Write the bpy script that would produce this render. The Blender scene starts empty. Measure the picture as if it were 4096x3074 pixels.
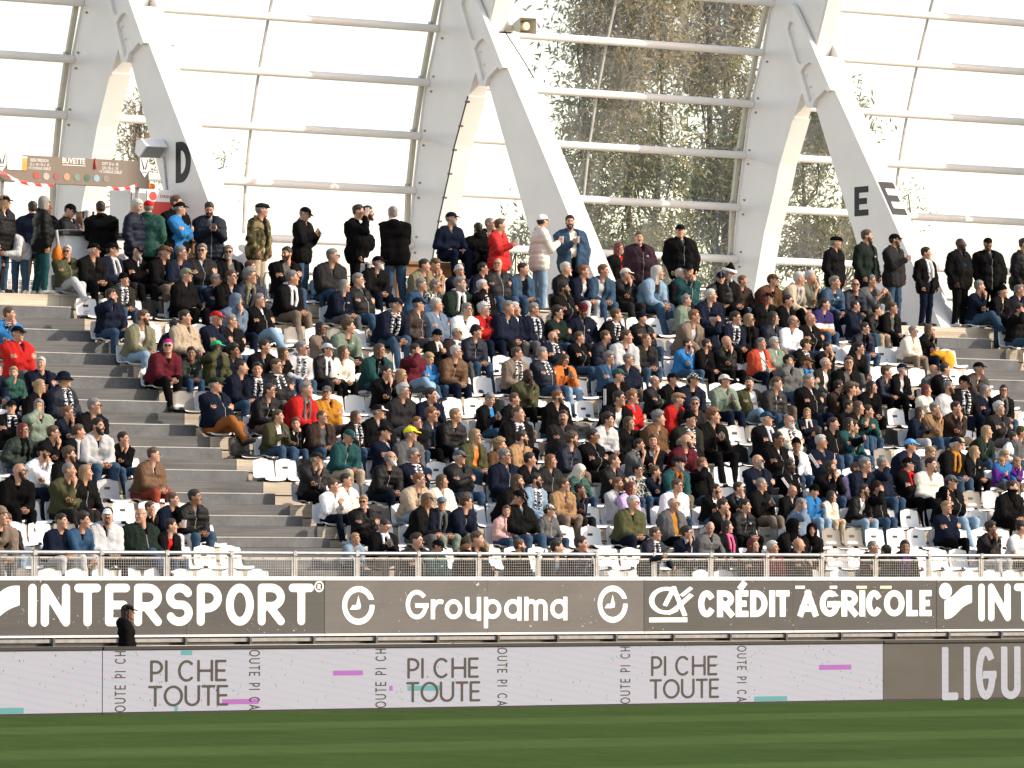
import bpy, math, random
import numpy as np
from math import radians, sin, cos, pi

# ---------------------------------------------------------------- camera
SC = bpy.context.scene
FPX, PSI, PIT = 22076.0, radians(36.533), radians(2.053)
CAMP = np.array([-53.0, -71.55, 2.0233])
camd = bpy.data.cameras.new('camera')
cam = bpy.data.objects.new('camera', camd)
SC.collection.objects.link(cam)
cam.location = CAMP
cam.rotation_euler = (radians(90) + PIT, 0, -PSI)
camd.sensor_width = 36.0
camd.lens = FPX / 4096 * 36.0
camd.clip_start, camd.clip_end = 0.5, 4000
SC.camera = cam
# ---------------------------------------------------------------- sky, sun, exposure
SUN = np.array([0.64, -0.56, 0.50]); SUN = SUN / np.linalg.norm(SUN)     # towards the sun
W = bpy.data.worlds.new('World'); SC.world = W; W.use_nodes = True
nt = W.node_tree; nt.nodes.clear()
sky = nt.nodes.new('ShaderNodeTexSky'); sky.sky_type = 'NISHITA'; sky.sun_disc = False
sky.sun_elevation = math.asin(SUN[2]); sky.sun_rotation = math.atan2(SUN[0], SUN[1])
sky.air_density, sky.dust_density, sky.ozone_density = 1.0, 0.9, 0.6
bg = nt.nodes.new('ShaderNodeBackground'); bg.inputs['Strength'].default_value = 0.15
ow = nt.nodes.new('ShaderNodeOutputWorld')
tint = nt.nodes.new('ShaderNodeMix'); tint.data_type = 'RGBA'; tint.blend_type = 'MULTIPLY'; tint.inputs[0].default_value = 1.0; tint.inputs[7].default_value = (1.17, 0.98, 0.83, 1)   # warm colour multiplied into the whole sky to offset its blue fill light
nt.links.new(sky.outputs[0], tint.inputs[6]); nt.links.new(tint.outputs[2], bg.inputs[0]); nt.links.new(bg.outputs[0], ow.inputs[0])
sd = bpy.data.lights.new('sun', 'SUN'); sd.energy = 2.5; sd.angle = radians(0.6); sd.color = (1.0, 0.90, 0.77)
so = bpy.data.objects.new('sun', sd); SC.collection.objects.link(so)
from mathutils import Vector, Matrix, Euler
so.rotation_euler = Vector(tuple(-SUN)).to_track_quat('-Z', 'Y').to_euler()
so.location = (40, -40, 40)
vs = SC.view_settings
vs.view_transform = 'Standard'; vs.look = 'None'; vs.gamma = 1.0; vs.use_curve_mapping = False
vs.exposure = 1.18
SC.render.film_transparent = False

# ---------------------------------------------------------------- helpers
RNG = random.Random(7)
COL = SC.collection
_r = np.array([cos(PSI), -sin(PSI), 0.0]); _v0 = np.array([sin(PSI), cos(PSI), 0.0]); _up = np.array([0, 0, 1.0])
_v = _v0 * cos(PIT) + _up * sin(PIT); _w = _up * cos(PIT) - _v0 * sin(PIT)
def un(u, y, axis, val):
    "point of the place seen at photo pixel (u, y) on the plane axis = val"
    d = _v + _r * (u - 2048) / FPX - _w * (y - 1537) / FPX
    return CAMP + d * ((val - CAMP[axis]) / d[axis])
def pj(P):
    d = np.asarray(P, float) - CAMP; z = d @ _v
    return 2048 + FPX * (d @ _r) / z, 1537 - FPX * (d @ _w) / z, FPX / z

def tag(o, label=None, cat=None, group=None, kind=None):
    if label: o['label'] = label
    if cat: o['category'] = cat
    if group: o['group'] = group
    if kind: o['kind'] = kind
    return o
def link(name, me, parent=None, loc=None):
    o = bpy.data.objects.new(name, me); COL.objects.link(o)
    if parent is not None: o.parent = parent
    if loc is not None: o.location = loc
    return o
def empty(name, loc=(0, 0, 0), rz=0):
    o = link(name, None, None, loc); o.empty_display_size = 0.2; o.rotation_euler = (0, 0, rz); return o
def mesh(name, v, f, mats=(), smooth=False, fm=None):
    me = bpy.data.meshes.new(name)
    v = np.asarray(v, np.float32)
    me.from_pydata([], [], []) if False else None
    me.from_pydata(v.tolist(), [], [list(map(int, q)) for q in f] if not isinstance(f, np.ndarray) else f.tolist())
    for m in mats: me.materials.append(m)
    n = len(me.polygons)
    if smooth: me.polygons.foreach_set('use_smooth', np.ones(n, bool))
    if fm is not None: me.polygons.foreach_set('material_index', np.asarray(fm, np.int32))
    me.update()
    return me

class MB:
    "collects boxes, bars, tubes, prisms; build() makes one mesh object"
    def __init__(s): s.v = []; s.f = []
    def add(s, v, f):
        o = len(s.v); s.v += [tuple(map(float, p)) for p in v]; s.f += [[i + o for i in q] for q in f]; return s
    def box(s, x0, x1, y0, y1, z0, z1, b=0.0):
        if b > 0:
            return s.bevbox(x0, x1, y0, y1, z0, z1, b)
        v = [(x, y, z) for z in (z0, z1) for y in (y0, y1) for x in (x0, x1)]
        return s.add(v, [(0, 2, 3, 1), (4, 5, 7, 6), (0, 1, 5, 4), (1, 3, 7, 5), (3, 2, 6, 7), (2, 0, 4, 6)])
    def bevbox(s, x0, x1, y0, y1, z0, z1, b):
        pts = []; idx = {}
        for i, x in enumerate((x0, x1)):
            for j, y in enumerate((y0, y1)):
                for k, z in enumerate((z0, z1)):
                    sx, sy, sz = (1, -1)[i], (1, -1)[j], (1, -1)[k]
                    idx[i, j, k, 0] = len(pts); pts.append((x, y + sy * b, z + sz * b))
                    idx[i, j, k, 1] = len(pts); pts.append((x + sx * b, y, z + sz * b))
                    idx[i, j, k, 2] = len(pts); pts.append((x + sx * b, y + sy * b, z))
        F = []
        for i in (0, 1):
            q = [idx[i, 0, 0, 0], idx[i, 1, 0, 0], idx[i, 1, 1, 0], idx[i, 0, 1, 0]]; F.append(q if i else q[::-1])
            q = [idx[0, i, 0, 1], idx[0, i, 1, 1], idx[1, i, 1, 1], idx[1, i, 0, 1]]; F.append(q if i else q[::-1])
            q = [idx[0, 0, i, 2], idx[1, 0, i, 2], idx[1, 1, i, 2], idx[0, 1, i, 2]]; F.append(q if i else q[::-1])
        for a in (0, 1):
            for c in (0, 1):
                q = [idx[a, c, 0, 0], idx[a, c, 1, 0], idx[a, c, 1, 1], idx[a, c, 0, 1]]; F.append(q if a == c else q[::-1])
                q = [idx[a, 0, c, 2], idx[a, 1, c, 2], idx[a, 1, c, 0], idx[a, 0, c, 0]]; F.append(q if a == c else q[::-1])
                q = [idx[0, a, c, 1], idx[1, a, c, 1], idx[1, a, c, 2], idx[0, a, c, 2]]; F.append(q if a == c else q[::-1])
                for d in (0, 1):
                    q = [idx[a, c, d, 0], idx[a, c, d, 1], idx[a, c, d, 2]]; F.append(q if (a + c + d) % 2 else q[::-1])
        return s.add(pts, F)
    def tube(s, a, b, r, n=10, r2=None, cap=True):
        a = np.array(a, float); b = np.array(b, float); r2 = r if r2 is None else r2
        d = b - a; d /= np.linalg.norm(d); h = np.array([0, 0, 1.0]) if abs(d[2]) < .9 else np.array([1.0, 0, 0])
        u = np.cross(d, h); u /= np.linalg.norm(u); w = np.cross(d, u)
        v = [a + r * (cos(t) * u + sin(t) * w) for t in np.arange(n) * 2 * pi / n] + [b + r2 * (cos(t) * u + sin(t) * w) for t in np.arange(n) * 2 * pi / n]
        f = [(i, i + n, (i + 1) % n + n, (i + 1) % n) for i in range(n)]
        if cap: f += [tuple(range(n)), tuple(range(2 * n - 1, n - 1, -1))]
        return s.add(v, f)
    def path(s, pts, r, n=8):
        for a, b in zip(pts[:-1], pts[1:]): s.tube(a, b, r, n)
        return s
    def lathe(s, prof, n=16, c=(0, 0, 0)):
        k = len(prof)
        v = [(c[0] + r * cos(t), c[1] + r * sin(t), c[2] + z) for r, z in prof for t in np.arange(n) * 2 * pi / n]
        f = [(i * n + j, i * n + (j + 1) % n, (i + 1) * n + (j + 1) % n, (i + 1) * n + j) for i in range(k - 1) for j in range(n)]
        f += [tuple(range(n - 1, -1, -1)), tuple(range((k - 1) * n, k * n))]
        return s.add(v, f)
    def prism_x(s, yz, x0, x1):
        "outline in (y,z), extruded along x"
        n = len(yz)
        a = sum(yz[i][0] * yz[(i + 1) % n][1] - yz[(i + 1) % n][0] * yz[i][1] for i in range(n))
        if a < 0: yz = yz[::-1]
        v = [(x0, y, z) for y, z in yz] + [(x1, y, z) for y, z in yz]
        f = [tuple(range(n - 1, -1, -1)), tuple(range(n, 2 * n))] + [(i, (i + 1) % n, (i + 1) % n + n, i + n) for i in range(n)]
        return s.add(v, f)
    def prism_y(s, xz, y0, y1):
        n = len(xz)
        a = sum(xz[i][0] * xz[(i + 1) % n][1] - xz[(i + 1) % n][0] * xz[i][1] for i in range(n))
        if a < 0: xz = xz[::-1]
        v = [(x, y0, z) for x, z in xz] + [(x, y1, z) for x, z in xz]
        f = [tuple(range(n)), tuple(range(2 * n - 1, n - 1, -1))] + [(i, i + n, (i + 1) % n + n, (i + 1) % n) for i in range(n)]
        return s.add(v, f)
    def build(s, name, mat, parent=None, smooth=False, loc=None):
        me = mesh(name, s.v, s.f, (mat,), smooth)
        if smooth and hasattr(me, 'set_sharp_from_angle'): me.set_sharp_from_angle(angle=radians(38))
        return link(name, me, parent, loc)

# ---------------------------------------------------------------- materials
def srgb(r, g, b):
    return tuple((c / 255 / 12.92 if c / 255 <= .04045 else ((c / 255 + .055) / 1.055) ** 2.4) for c in (r, g, b)) + (1.0,)
class NB:
    def __init__(s, name):
        s.m = bpy.data.materials.new(name); s.m.use_nodes = True
        s.t = s.m.node_tree; s.n = s.t.nodes; s.p = s.n['Principled BSDF']
    def new(s, typ, **kw):
        n = s.n.new(typ)
        for k, v in kw.items():
            if k.startswith('i_'):
                n.inputs[int(k[2:]) if k[2:].isdigit() else k[2:].replace('_', ' ')].default_value = v
            else: setattr(n, k, v)
        return n
    def l(s, a, b): s.t.links.new(a, b)
    def ramp(s, fac, stops):
        r = s.new('ShaderNodeValToRGB'); e = r.color_ramp.elements
        while len(e) < len(stops): e.new(0.5)
        for q, (p, c) in zip(e, stops): q.position = p; q.color = c if len(c) == 4 else tuple(c) + (1,)
        s.l(fac, r.inputs[0]); return r.outputs[0]
    def coord(s, kind='Object', scale=(1, 1, 1)):
        t = s.new('ShaderNodeTexCoord'); m = s.new('ShaderNodeMapping'); m.inputs['Scale'].default_value = scale
        s.l(t.outputs[kind], m.inputs[0]); return m.outputs[0]
    def noise(s, vec, scale, detail=4, rough=.55):
        n = s.new('ShaderNodeTexNoise'); n.inputs['Scale'].default_value = scale; n.inputs['Detail'].default_value = detail
        n.inputs['Roughness'].default_value = rough; s.l(vec, n.inputs['Vector']); return n.outputs['Fac']
    def mixc(s, fac, a, b, mode='MIX'):
        m = s.new('ShaderNodeMix', data_type='RGBA', blend_type=mode)
        for k, x in ((0, fac), (6, a), (7, b)):
            if hasattr(x, 'is_output'): s.l(x, m.inputs[k])
            else: m.inputs[k].default_value = x
        return m.outputs[2]
    def math(s, op, a, b=0.0):
        m = s.new('ShaderNodeMath', operation=op)
        for k, x in ((0, a), (1, b)):
            if hasattr(x, 'is_output'): s.l(x, m.inputs[k])
            else: m.inputs[k].default_value = x
        return m.outputs[0]
    def bump(s, h, strength=.4, dist=.01):
        b = s.new('ShaderNodeBump'); b.inputs['Strength'].default_value = strength; b.inputs['Distance'].default_value = dist
        s.l(h, b.inputs['Height']); s.l(b.outputs[0], s.p.inputs['Normal'])
    def base(s, c):
        if hasattr(c, 'is_output'): s.l(c, s.p.inputs['Base Color'])
        else: s.p.inputs['Base Color'].default_value = c
    def rough(s, r, spec=.5):
        s.p.inputs['Roughness'].default_value = r; s.p.inputs['Specular IOR Level'].default_value = spec

def m_plain(name, col, rough=.6, spec=.4, var=.12, nscale=6, bump=0.0, metal=0.0, coord='Object'):
    b = NB(name); c = b.coord(coord)
    n = b.noise(c, nscale, 5)
    lo = tuple(x * (1 - var) for x in col[:3]) + (1,); hi = tuple(min(1, x * (1 + var)) for x in col[:3]) + (1,)
    b.base(b.ramp(n, [(.3, lo), (.7, hi)])); b.rough(rough, spec); b.p.inputs['Metallic'].default_value = metal
    if bump: b.bump(b.noise(c, nscale * 6, 3), bump, .01)
    return b.m
M = {}
M['white_steel'] = m_plain('white_steel', (.79, .755, .715, 1), .42, .4, .03, 1.5)
M['purlin'] = m_plain('purlin_paint', (.80, .75, .70, 1), .4, .4, .03, 2)
M['dark_metal'] = m_plain('dark_metal', (.05, .05, .05, 1), .5, .5, .2, 8)
M['galv'] = m_plain('galvanised_steel', (.33, .335, .34, 1), .42, .5, .18, 9, metal=.55)
M['galv_dark'] = m_plain('galvanised_dark', (.22, .22, .22, 1), .5, .5, .2, 9, metal=.4)
M['black'] = m_plain('black_plastic', (.012, .012, .013, 1), .45, .4, .2)
M['black_paint'] = m_plain('black_paint', (.02, .02, .022, 1), .5, .3, .1)
M['white_paint'] = m_plain('white_paint', (.8, .79, .77, 1), .5, .3, .03)
M['white_vinyl'] = m_plain('white_vinyl', (.82, .81, .80, 1), .4, .3, .02)
M['cream_plastic'] = m_plain('cream_plastic', (.62, .55, .42, 1), .5, .4, .08)
M['grey_plastic'] = m_plain('grey_plastic', (.25, .25, .25, 1), .5, .4, .08)
M['red_plastic'] = m_plain('red_plastic', (.55, .05, .04, 1), .45, .4, .06)
M['mullion'] = m_plain('mullion_paint', (.45, .43, .40, 1), .5, .4, .2, 4)
M['orange'] = m_plain('orange_cloth', (.78, .20, .02, 1), .6, .3, .1, 20)
M['mustard'] = m_plain('mustard_cloth', (.70, .30, .02, 1), .8, .2, .1, 12, .3)
M['wood'] = m_plain('brown_wood', (.24, .12, .05, 1), .6, .3, .3, 5)
M['beer'] = m_plain('beer', (.45, .16, .02, 1), .2, .5, .1)

def m_plank(name, c1, c2, c3):
    b = NB(name); c = b.coord('Object', (1, 1, 1))
    st = b.coord('Object', (.6, 14, 55))
    n1 = b.noise(st, 1.0, 5, .6); n2 = b.noise(c, .9, 4); n3 = b.noise(b.coord('Object', (.35, 3, 3)), 1.6, 4)
    col = b.ramp(n1, [(.3, c1), (.62, c2)])
    col = b.mixc(b.ramp(n3, [(.45, (0, 0, 0, 1)), (.75, (.8, .8, .8, 1))]), col, c3)
    w = b.new('ShaderNodeTexWave', bands_direction='Z'); w.inputs['Scale'].default_value = 16.0; b.l(c, w.inputs[0])
    gro = b.ramp(w.outputs['Fac'], [(0, (.62, .62, .62, 1)), (.35, (1, 1, 1, 1))])
    b.base(b.mixc(1.0, col, gro, 'MULTIPLY')); b.rough(.75, .25)
    b.bump(w.outputs['Fac'], .5, .004)
    return b.m
M['plank'] = m_plank('pale_wood_plank', (.44, .36, .27, 1), (.66, .57, .45, 1), (.30, .24, .17, 1))
M['plank_grey'] = m_plank('grey_wood_plank', (.086, .086, .085, 1), (.145, .143, .140, 1), (.060, .059, .057, 1))
def m_concrete(name, a, b2, stain):
    b = NB(name); c = b.coord('Object')
    n1 = b.noise(c, 2.2, 6, .65); n2 = b.noise(c, 14, 4); n3 = b.noise(b.coord('Object', (2.5, 2.5, 9)), 1.7, 5, .7)
    col = b.ramp(n1, [(.3, a), (.7, b2)])
    col = b.mixc(b.ramp(n3, [(.60, (0, 0, 0, 1)), (.74, (.55, .55, .55, 1))]), col, stain)
    b.base(b.mixc(.25, col, b.ramp(n2, [(.3, (.3, .3, .3, 1)), (.7, (1, 1, 1, 1))]), 'MULTIPLY')); b.rough(.9, .2); b.bump(n2, .35, .006)
    return b.m
M['concrete'] = m_concrete('step_concrete', (.105, .107, .110, 1), (.168, .170, .172, 1), (.26, .26, .258, 1))
M['edge_highlight'] = m_concrete('step_edge_highlight', (.40, .38, .35, 1), (.50, .48, .44, 1), (.4, .4, .38, 1))  # paler concrete colour that paints in the highlight along the step edges
M['concrete_pale'] = m_concrete('pale_concrete', (.42, .36, .27, 1), (.55, .48, .38, 1), (.22, .18, .13, 1))
M['concrete_dark'] = m_concrete('dark_concrete', (.06, .058, .055, 1), (.10, .098, .092, 1), (.15, .145, .14, 1))
M['floor'] = m_concrete('concourse_concrete', (.35, .34, .32, 1), (.48, .46, .43, 1), (.3, .3, .28, 1))
M['asphalt'] = m_concrete('asphalt', (.045, .045, .045, 1), (.07, .07, .068, 1), (.09, .09, .09, 1))

def m_grass():
    b = NB('mown_grass'); t = b.new('ShaderNodeTexCoord')
    sep = b.new('ShaderNodeSeparateXYZ'); b.l(t.outputs['Object'], sep.inputs[0])
    c = b.coord('Object')
    w = b.noise(b.coord('Object', (.05, .8, 1)), 1.0, 2)
    yy = b.math('ADD', sep.outputs[1], b.math('MULTIPLY', w, .8))
    band = b.math('SINE', b.math('MULTIPLY', yy, 2 * pi / 9.0))
    f1 = b.noise(b.coord('Object', (11, .85, 1)), 1.0, 4, .7); f2 = b.noise(b.coord('Object', (.5, .35, 1)), 1.0, 5, .6); f3 = b.noise(b.coord('Object', (27, 1.9, 1)), 1.0, 3, .8)
    k = b.math('ADD', b.math('MULTIPLY', b.ramp(band, [(.30, (0, 0, 0, 1)), (.70, (1, 1, 1, 1))]), .26), b.math('MULTIPLY', f2, .55))
    k = b.math('ADD', k, b.math('MULTIPLY', b.math('SUBTRACT', f1, .5), .85))
    k = b.math('ADD', k, b.math('MULTIPLY', b.math('SUBTRACT', f3, .5), 1.0))
    col = b.ramp(k, [(.05, (.034, .058, .017, 1)), (.42, (.056, .088, .028, 1)), (.75, (.076, .110, .038, 1)), (1.0, (.105, .138, .054, 1))])
    b.base(col); b.rough(1.0, 0.0); b.bump(b.math('ADD', f1, f3), .35, .02)
    return b.m
M['grass'] = m_grass()

def m_banner(name, base):
    b = NB(name); c = b.coord('Object')
    n = b.noise(b.coord('Object', (.4, 1, 1)), 3, 4); ln = b.noise(b.coord('Object', (.6, 1, 160)), 1.0, 2)
    fl = b.noise(c, 19, 3, .6); msk = b.noise(c, .9, 3)
    col = b.ramp(n, [(.3, tuple(x * .85 for x in base) + (1,)), (.7, tuple(x * 1.15 for x in base) + (1,))])
    col = b.mixc(b.math('MULTIPLY', ln, .22), col, (.3, .29, .27, 1))
    flake = b.math('MULTIPLY', b.ramp(fl, [(.685, (0, 0, 0, 1)), (.70, (1, 1, 1, 1))]), b.ramp(msk, [(.5, (0, 0, 0, 1)), (.62, (1, 1, 1, 1))]))
    b.base(b.mixc(flake, col, (.75, .74, .72, 1))); b.rough(.5, .3)
    return b.m
M['banner_dark'] = m_banner('banner_dark', (.036, .035, .033))
M['banner_grey'] = m_banner('banner_warm_grey', (.090, .084, .077))

def m_led(name, pale=True):
    b = NB(name); c = b.coord('Object')
    w = b.new('ShaderNodeTexWave', bands_direction='DIAGONAL'); w.inputs['Scale'].default_value = 2.1; w.inputs['Distortion'].default_value = 3.0
    w.inputs['Detail'].default_value = 2.0; w.inputs['Detail Scale'].default_value = .5
    b.l(b.coord('Object', (.45, 1, 2.6)), w.inputs[0])
    sl = b.new('ShaderNodeTexWave', bands_direction='Z'); sl.inputs['Scale'].default_value = 20.0; b.l(c, sl.inputs[0])
    n = b.noise(b.coord('Object', (.3, 1, .6)), 2.0, 3)
    hue = b.ramp(b.math('ADD', b.math('MULTIPLY', w.outputs['Fac'], .6), b.math('MULTIPLY', n, .4)), [(.22, (.50, .60, .64, 1)), (.42, (.66, .61, .67, 1)), (.58, (.68, .52, .71, 1)), (.78, (.58, .63, .66, 1))])
    sp = b.new('ShaderNodeTexVoronoi'); sp.inputs['Scale'].default_value = 8.0; b.l(b.coord('Object', (1.6, 1, 1)), sp.inputs['Vector'])
    spk = b.ramp(sp.outputs['Distance'], [(.12, (1, 1, 1, 1)), (.16, (0, 0, 0, 1))])
    spc = b.mixc(.55, sp.outputs['Color'], (.05, .05, .06, 1))
    gate = b.ramp(b.noise(c, 1.7, 2), [(.47, (0, 0, 0, 1)), (.53, (1, 1, 1, 1))])
    col = b.mixc(b.math('MULTIPLY', spk, gate), hue, spc) if pale else (.09, .083, .075, 1)
    if not pale: col = b.ramp(n, [(.3, (.075, .068, .06, 1)), (.7, (.10, .092, .082, 1))])
    col = b.mixc(1.0, col, b.ramp(sl.outputs['Fac'], [(0, (.72, .72, .72, 1)), (.5, (1, 1, 1, 1))]), 'MULTIPLY')
    b.base(b.mixc(.75, col, (.03, .03, .03, 1)) if pale else col); b.rough(.6, .2)
    if pale:
        b.l(col, b.p.inputs['Emission Color']); b.p.inputs['Emission Strength'].default_value = .23
    return b.m
M['led'] = m_led('led_picture_pale'); M['led_dark'] = m_led('led_picture_dark', False)
def m_emit(name, col, e):
    b = NB(name); b.base(tuple(x * .3 for x in col[:3]) + (1,)); b.rough(.6, .2)
    b.p.inputs['Emission Color'].default_value = col; b.p.inputs['Emission Strength'].default_value = e; return b.m
M['led_teal'] = m_emit('led_teal', (.14, .42, .42, 1), .22); M['led_magenta'] = m_emit('led_magenta', (.46, .16, .50, 1), .24)
M['led_text'] = m_plain('led_text_unlit', (.052, .045, .038, 1), .6, .2, .15, 30)

def m_glass():
    b = NB('facade_glass'); b.n.remove(b.p)
    out = b.n['Material Output']; tr = b.new('ShaderNodeBsdfTransparent'); gl = b.new('ShaderNodeBsdfGlossy'); df = b.new('ShaderNodeBsdfTranslucent'); d2 = b.new('ShaderNodeBsdfDiffuse')
    tr.inputs[0].default_value = (.98, .985, .98, 1); gl.inputs['Roughness'].default_value = .05
    df.inputs[0].default_value = (.92, .90, .87, 1); d2.inputs[0].default_value = (.92, .90, .87, 1)
    c = b.coord('Object'); n1 = b.noise(b.coord('Object', (3, 1, .35)), 1.2, 5, .6); n2 = b.noise(c, .5, 3)
    dirt = b.math('ADD', b.math('MULTIPLY', b.ramp(n1, [(.45, (0, 0, 0, 1)), (.8, (1, 1, 1, 1))]), .18), b.math('MULTIPLY', n2, .17))
    dm = b.new('ShaderNodeMixShader', i_0=.5); b.l(df.outputs[0], dm.inputs[1]); b.l(d2.outputs[0], dm.inputs[2])
    m1 = b.new('ShaderNodeMixShader'); b.l(dirt, m1.inputs[0]); b.l(tr.outputs[0], m1.inputs[1]); b.l(dm.outputs[0], m1.inputs[2])
    m2 = b.new('ShaderNodeMixShader', i_0=.04); b.l(m1.outputs[0], m2.inputs[1]); b.l(gl.outputs[0], m2.inputs[2])
    b.l(m2.outputs[0], out.inputs[0]); return b.m
M['glass'] = m_glass()
def m_cup():
    b = NB('clear_cup'); b.base((.85, .85, .85, 1)); b.rough(.15, .5); b.p.inputs['Alpha'].default_value = .35; return b.m
M['cup'] = m_cup()
def m_seat(name, col, rough=.32):
    b = NB(name); oi = b.new('ShaderNodeObjectInfo'); c = b.coord('Object'); n = b.noise(c, 5, 4)
    k = b.math('ADD', b.math('MULTIPLY', oi.outputs['Random'], .10), b.math('MULTIPLY', n, .12))
    b.base(b.mixc(k, col, tuple(x * .45 for x in col[:3]) + (1,))); b.rough(rough, .5); return b.m
M['seat_white'] = m_seat('white_seat_plastic', (.80, .795, .78, 1)); M['seat_black'] = m_seat('black_seat_plastic', (.022, .021, .02, 1), .28)
M['seat_smoke'] = m_seat('smoke_seat_plastic', (.17, .155, .135, 1), .25); M['seat_grey'] = m_seat('grey_seat_plastic', (.42, .42, .43, 1))
M['sticker'] = m_plain('seat_sticker', (.05, .05, .05, 1), .5, .3, .5, 60)

ORD = 'zeroth first second third fourth fifth sixth seventh eighth ninth tenth eleventh twelfth thirteenth fourteenth fifteenth sixteenth seventeenth eighteenth nineteenth'.split()
def ordinal(n):
    if n < 20: return ORD[n]
    t = {2: 'twent', 3: 'thirt', 4: 'fort', 5: 'fift'}[n // 10]
    return t + 'ieth' if n % 10 == 0 else t + 'y-' + ORD[n % 10]
# ---------------------------------------------------------------- lettering: strokes -> filled outline
def arc(cx, cy, rx, ry, a0, a1, n=18):
    t = np.radians(np.linspace(a0, a1, n)); return np.stack([cx + rx * np.cos(t), cy + ry * np.sin(t)], 1)
def L_(*p): return np.array(p, float)
def glyph(ch, w, g):
    "strokes of a letter of height 1, width w, stroke g"
    h = g / 2; a, b = h, w - h; t, m = 1 - h, .5
    cat = lambda *s: np.concatenate(s)
    if ch == 'I': return [L_((h, h), (h, t))]
    if ch == 'N': return [L_((a, h), (a, t)), L_((a, t), (b, h)), L_((b, h), (b, t))]
    if ch == 'T': return [L_((a, t), (b, t)), L_((w / 2, t), (w / 2, h))]
    if ch == 'E': return [L_((a, h), (a, t)), L_((a, t), (b, t)), L_((a, h), (b, h)), L_((a, m), (b - g * .3, m))]
    if ch == 'L': return [L_((a, t), (a, h)), L_((a, h), (b, h))]
    if ch == 'H': return [L_((a, h), (a, t)), L_((b, h), (b, t)), L_((a, m), (b, m))]
    if ch == 'V': return [L_((a, t), (w / 2, h)), L_((w / 2, h), (b, t))]
    if ch == 'B': return [L_((a, h), (a, t)), cat(L_((a, t)), arc(b - .22, .75 - h / 2, .22, .25 - h / 2, 90, -90), L_((a, .5))), cat(L_((a, .5)), arc(b - .25, .25 + h / 2, .25, .25 - h / 2, 90, -90), L_((a, h)))]
    if ch == 'R': return [L_((a, h), (a, t)), cat(L_((a, t)), arc(b - .26, (t + .46) / 2, .26, (t - .46) / 2, 90, -90), L_((a, .46))), L_((b - .30, .46), (b, h))]
    if ch == 'P': return [L_((a, h), (a, t)), cat(L_((a, t)), arc(b - .27, (t + .42) / 2, .27, (t - .42) / 2, 90, -90), L_((a, .42)))]
    if ch == 'D': return [L_((a, h), (a, t)), cat(L_((a, t)), arc(b - (w * .5), .5, w * .5, .5 - h, 90, -90), L_((a, h)))]
    if ch == 'O': return [arc(w / 2, .5, w / 2 - h, .5 - h, 0, 360, 40)]
    if ch == 'C': return [arc(w / 2, .5, w / 2 - h, .5 - h, 48, 312, 34)]
    if ch == 'G': return [cat(arc(w / 2, .5, w / 2 - h, .5 - h, 48, 355, 36)), L_((w * .52, .47), (b + h * .3, .47))]
    if ch == 'A': return [L_((a, h), (w / 2, t)), L_((w / 2, t), (b, h)), L_((w * .24, .30), (w * .76, .30))]
    if ch == 'U': return [cat(L_((a, t)), arc(w / 2, h + (w / 2 - h) * 1.0, w / 2 - h, w / 2 - h, 180, 360), L_((b, t)))]
    if ch == 'S': return [cat(arc(w / 2, .74 - h * .48, w / 2 - h, .26 - h * .52, 25, 245, 20), arc(w / 2, .26 + h * .48, w / 2 - h, .26 - h * .52, 65, -155, 20))]
    if ch == 'r': return [L_((a, h), (a, .68 - h)), arc(a + w * .62, .28, w * .62, .40 - h, 165, 78, 8)]
    if ch == 'o': return [arc(w / 2, .34, w / 2 - h, .34 - h, 0, 360, 32)]
    if ch == 'u': return [cat(L_((a, .68)), arc(w / 2, h + w / 2 - h, w / 2 - h, w / 2 - h, 180, 360), L_((b, .68))), L_((b, 0), (b, .68))]
    if ch == 'p': return [L_((a, -.24), (a, .68)), arc(w / 2, .34, w / 2 - h, .34 - h, 0, 360, 32)]
    if ch == 'a': return [arc(w / 2, .34, w / 2 - h, .34 - h, 0, 360, 32), L_((b, 0), (b, .68))]
    if ch == 'm': return [L_((a, 0), (a, .68)), cat(arc((a + w / 2) / 2, .68 - h - (w / 2 - a) / 2, (w / 2 - a) / 2, (w / 2 - a) / 2, 180, 0, 14), L_((w / 2, 0))), cat(arc((b + w / 2) / 2, .68 - h - (w / 2 - a) / 2, (w / 2 - a) / 2, (w / 2 - a) / 2, 180, 0, 14), L_((b, 0)))]
    return []
def stroke_sdf(P, strokes, r, butt):
    d = np.full(len(P), 9.0)
    for s in strokes:
        ds = np.full(len(P), 9.0)
        for a, b in zip(s[:-1], s[1:]):
            ba = b - a; q = max(ba @ ba, 1e-9); t = np.clip((P - a) @ ba / q, 0, 1)
            ds = np.minimum(ds, np.linalg.norm(P - a - t[:, None] * ba, axis=1))
        ds = ds - r
        if butt and np.linalg.norm(s[0] - s[-1]) > 1e-3:
            for p, q in ((s[0], s[1]), (s[-1], s[-2])):
                n = (p - q) / np.linalg.norm(p - q); along = (P - p) @ n - r
                near = np.linalg.norm(P - p, axis=1) < r * 2.6
                ds = np.where(near & ((P - p) @ n > 0), np.maximum(np.minimum(ds, np.abs((P - p) @ np.array([-n[1], n[0]])) - r), along), ds)
        d = np.minimum(d, ds)
    return d
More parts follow.
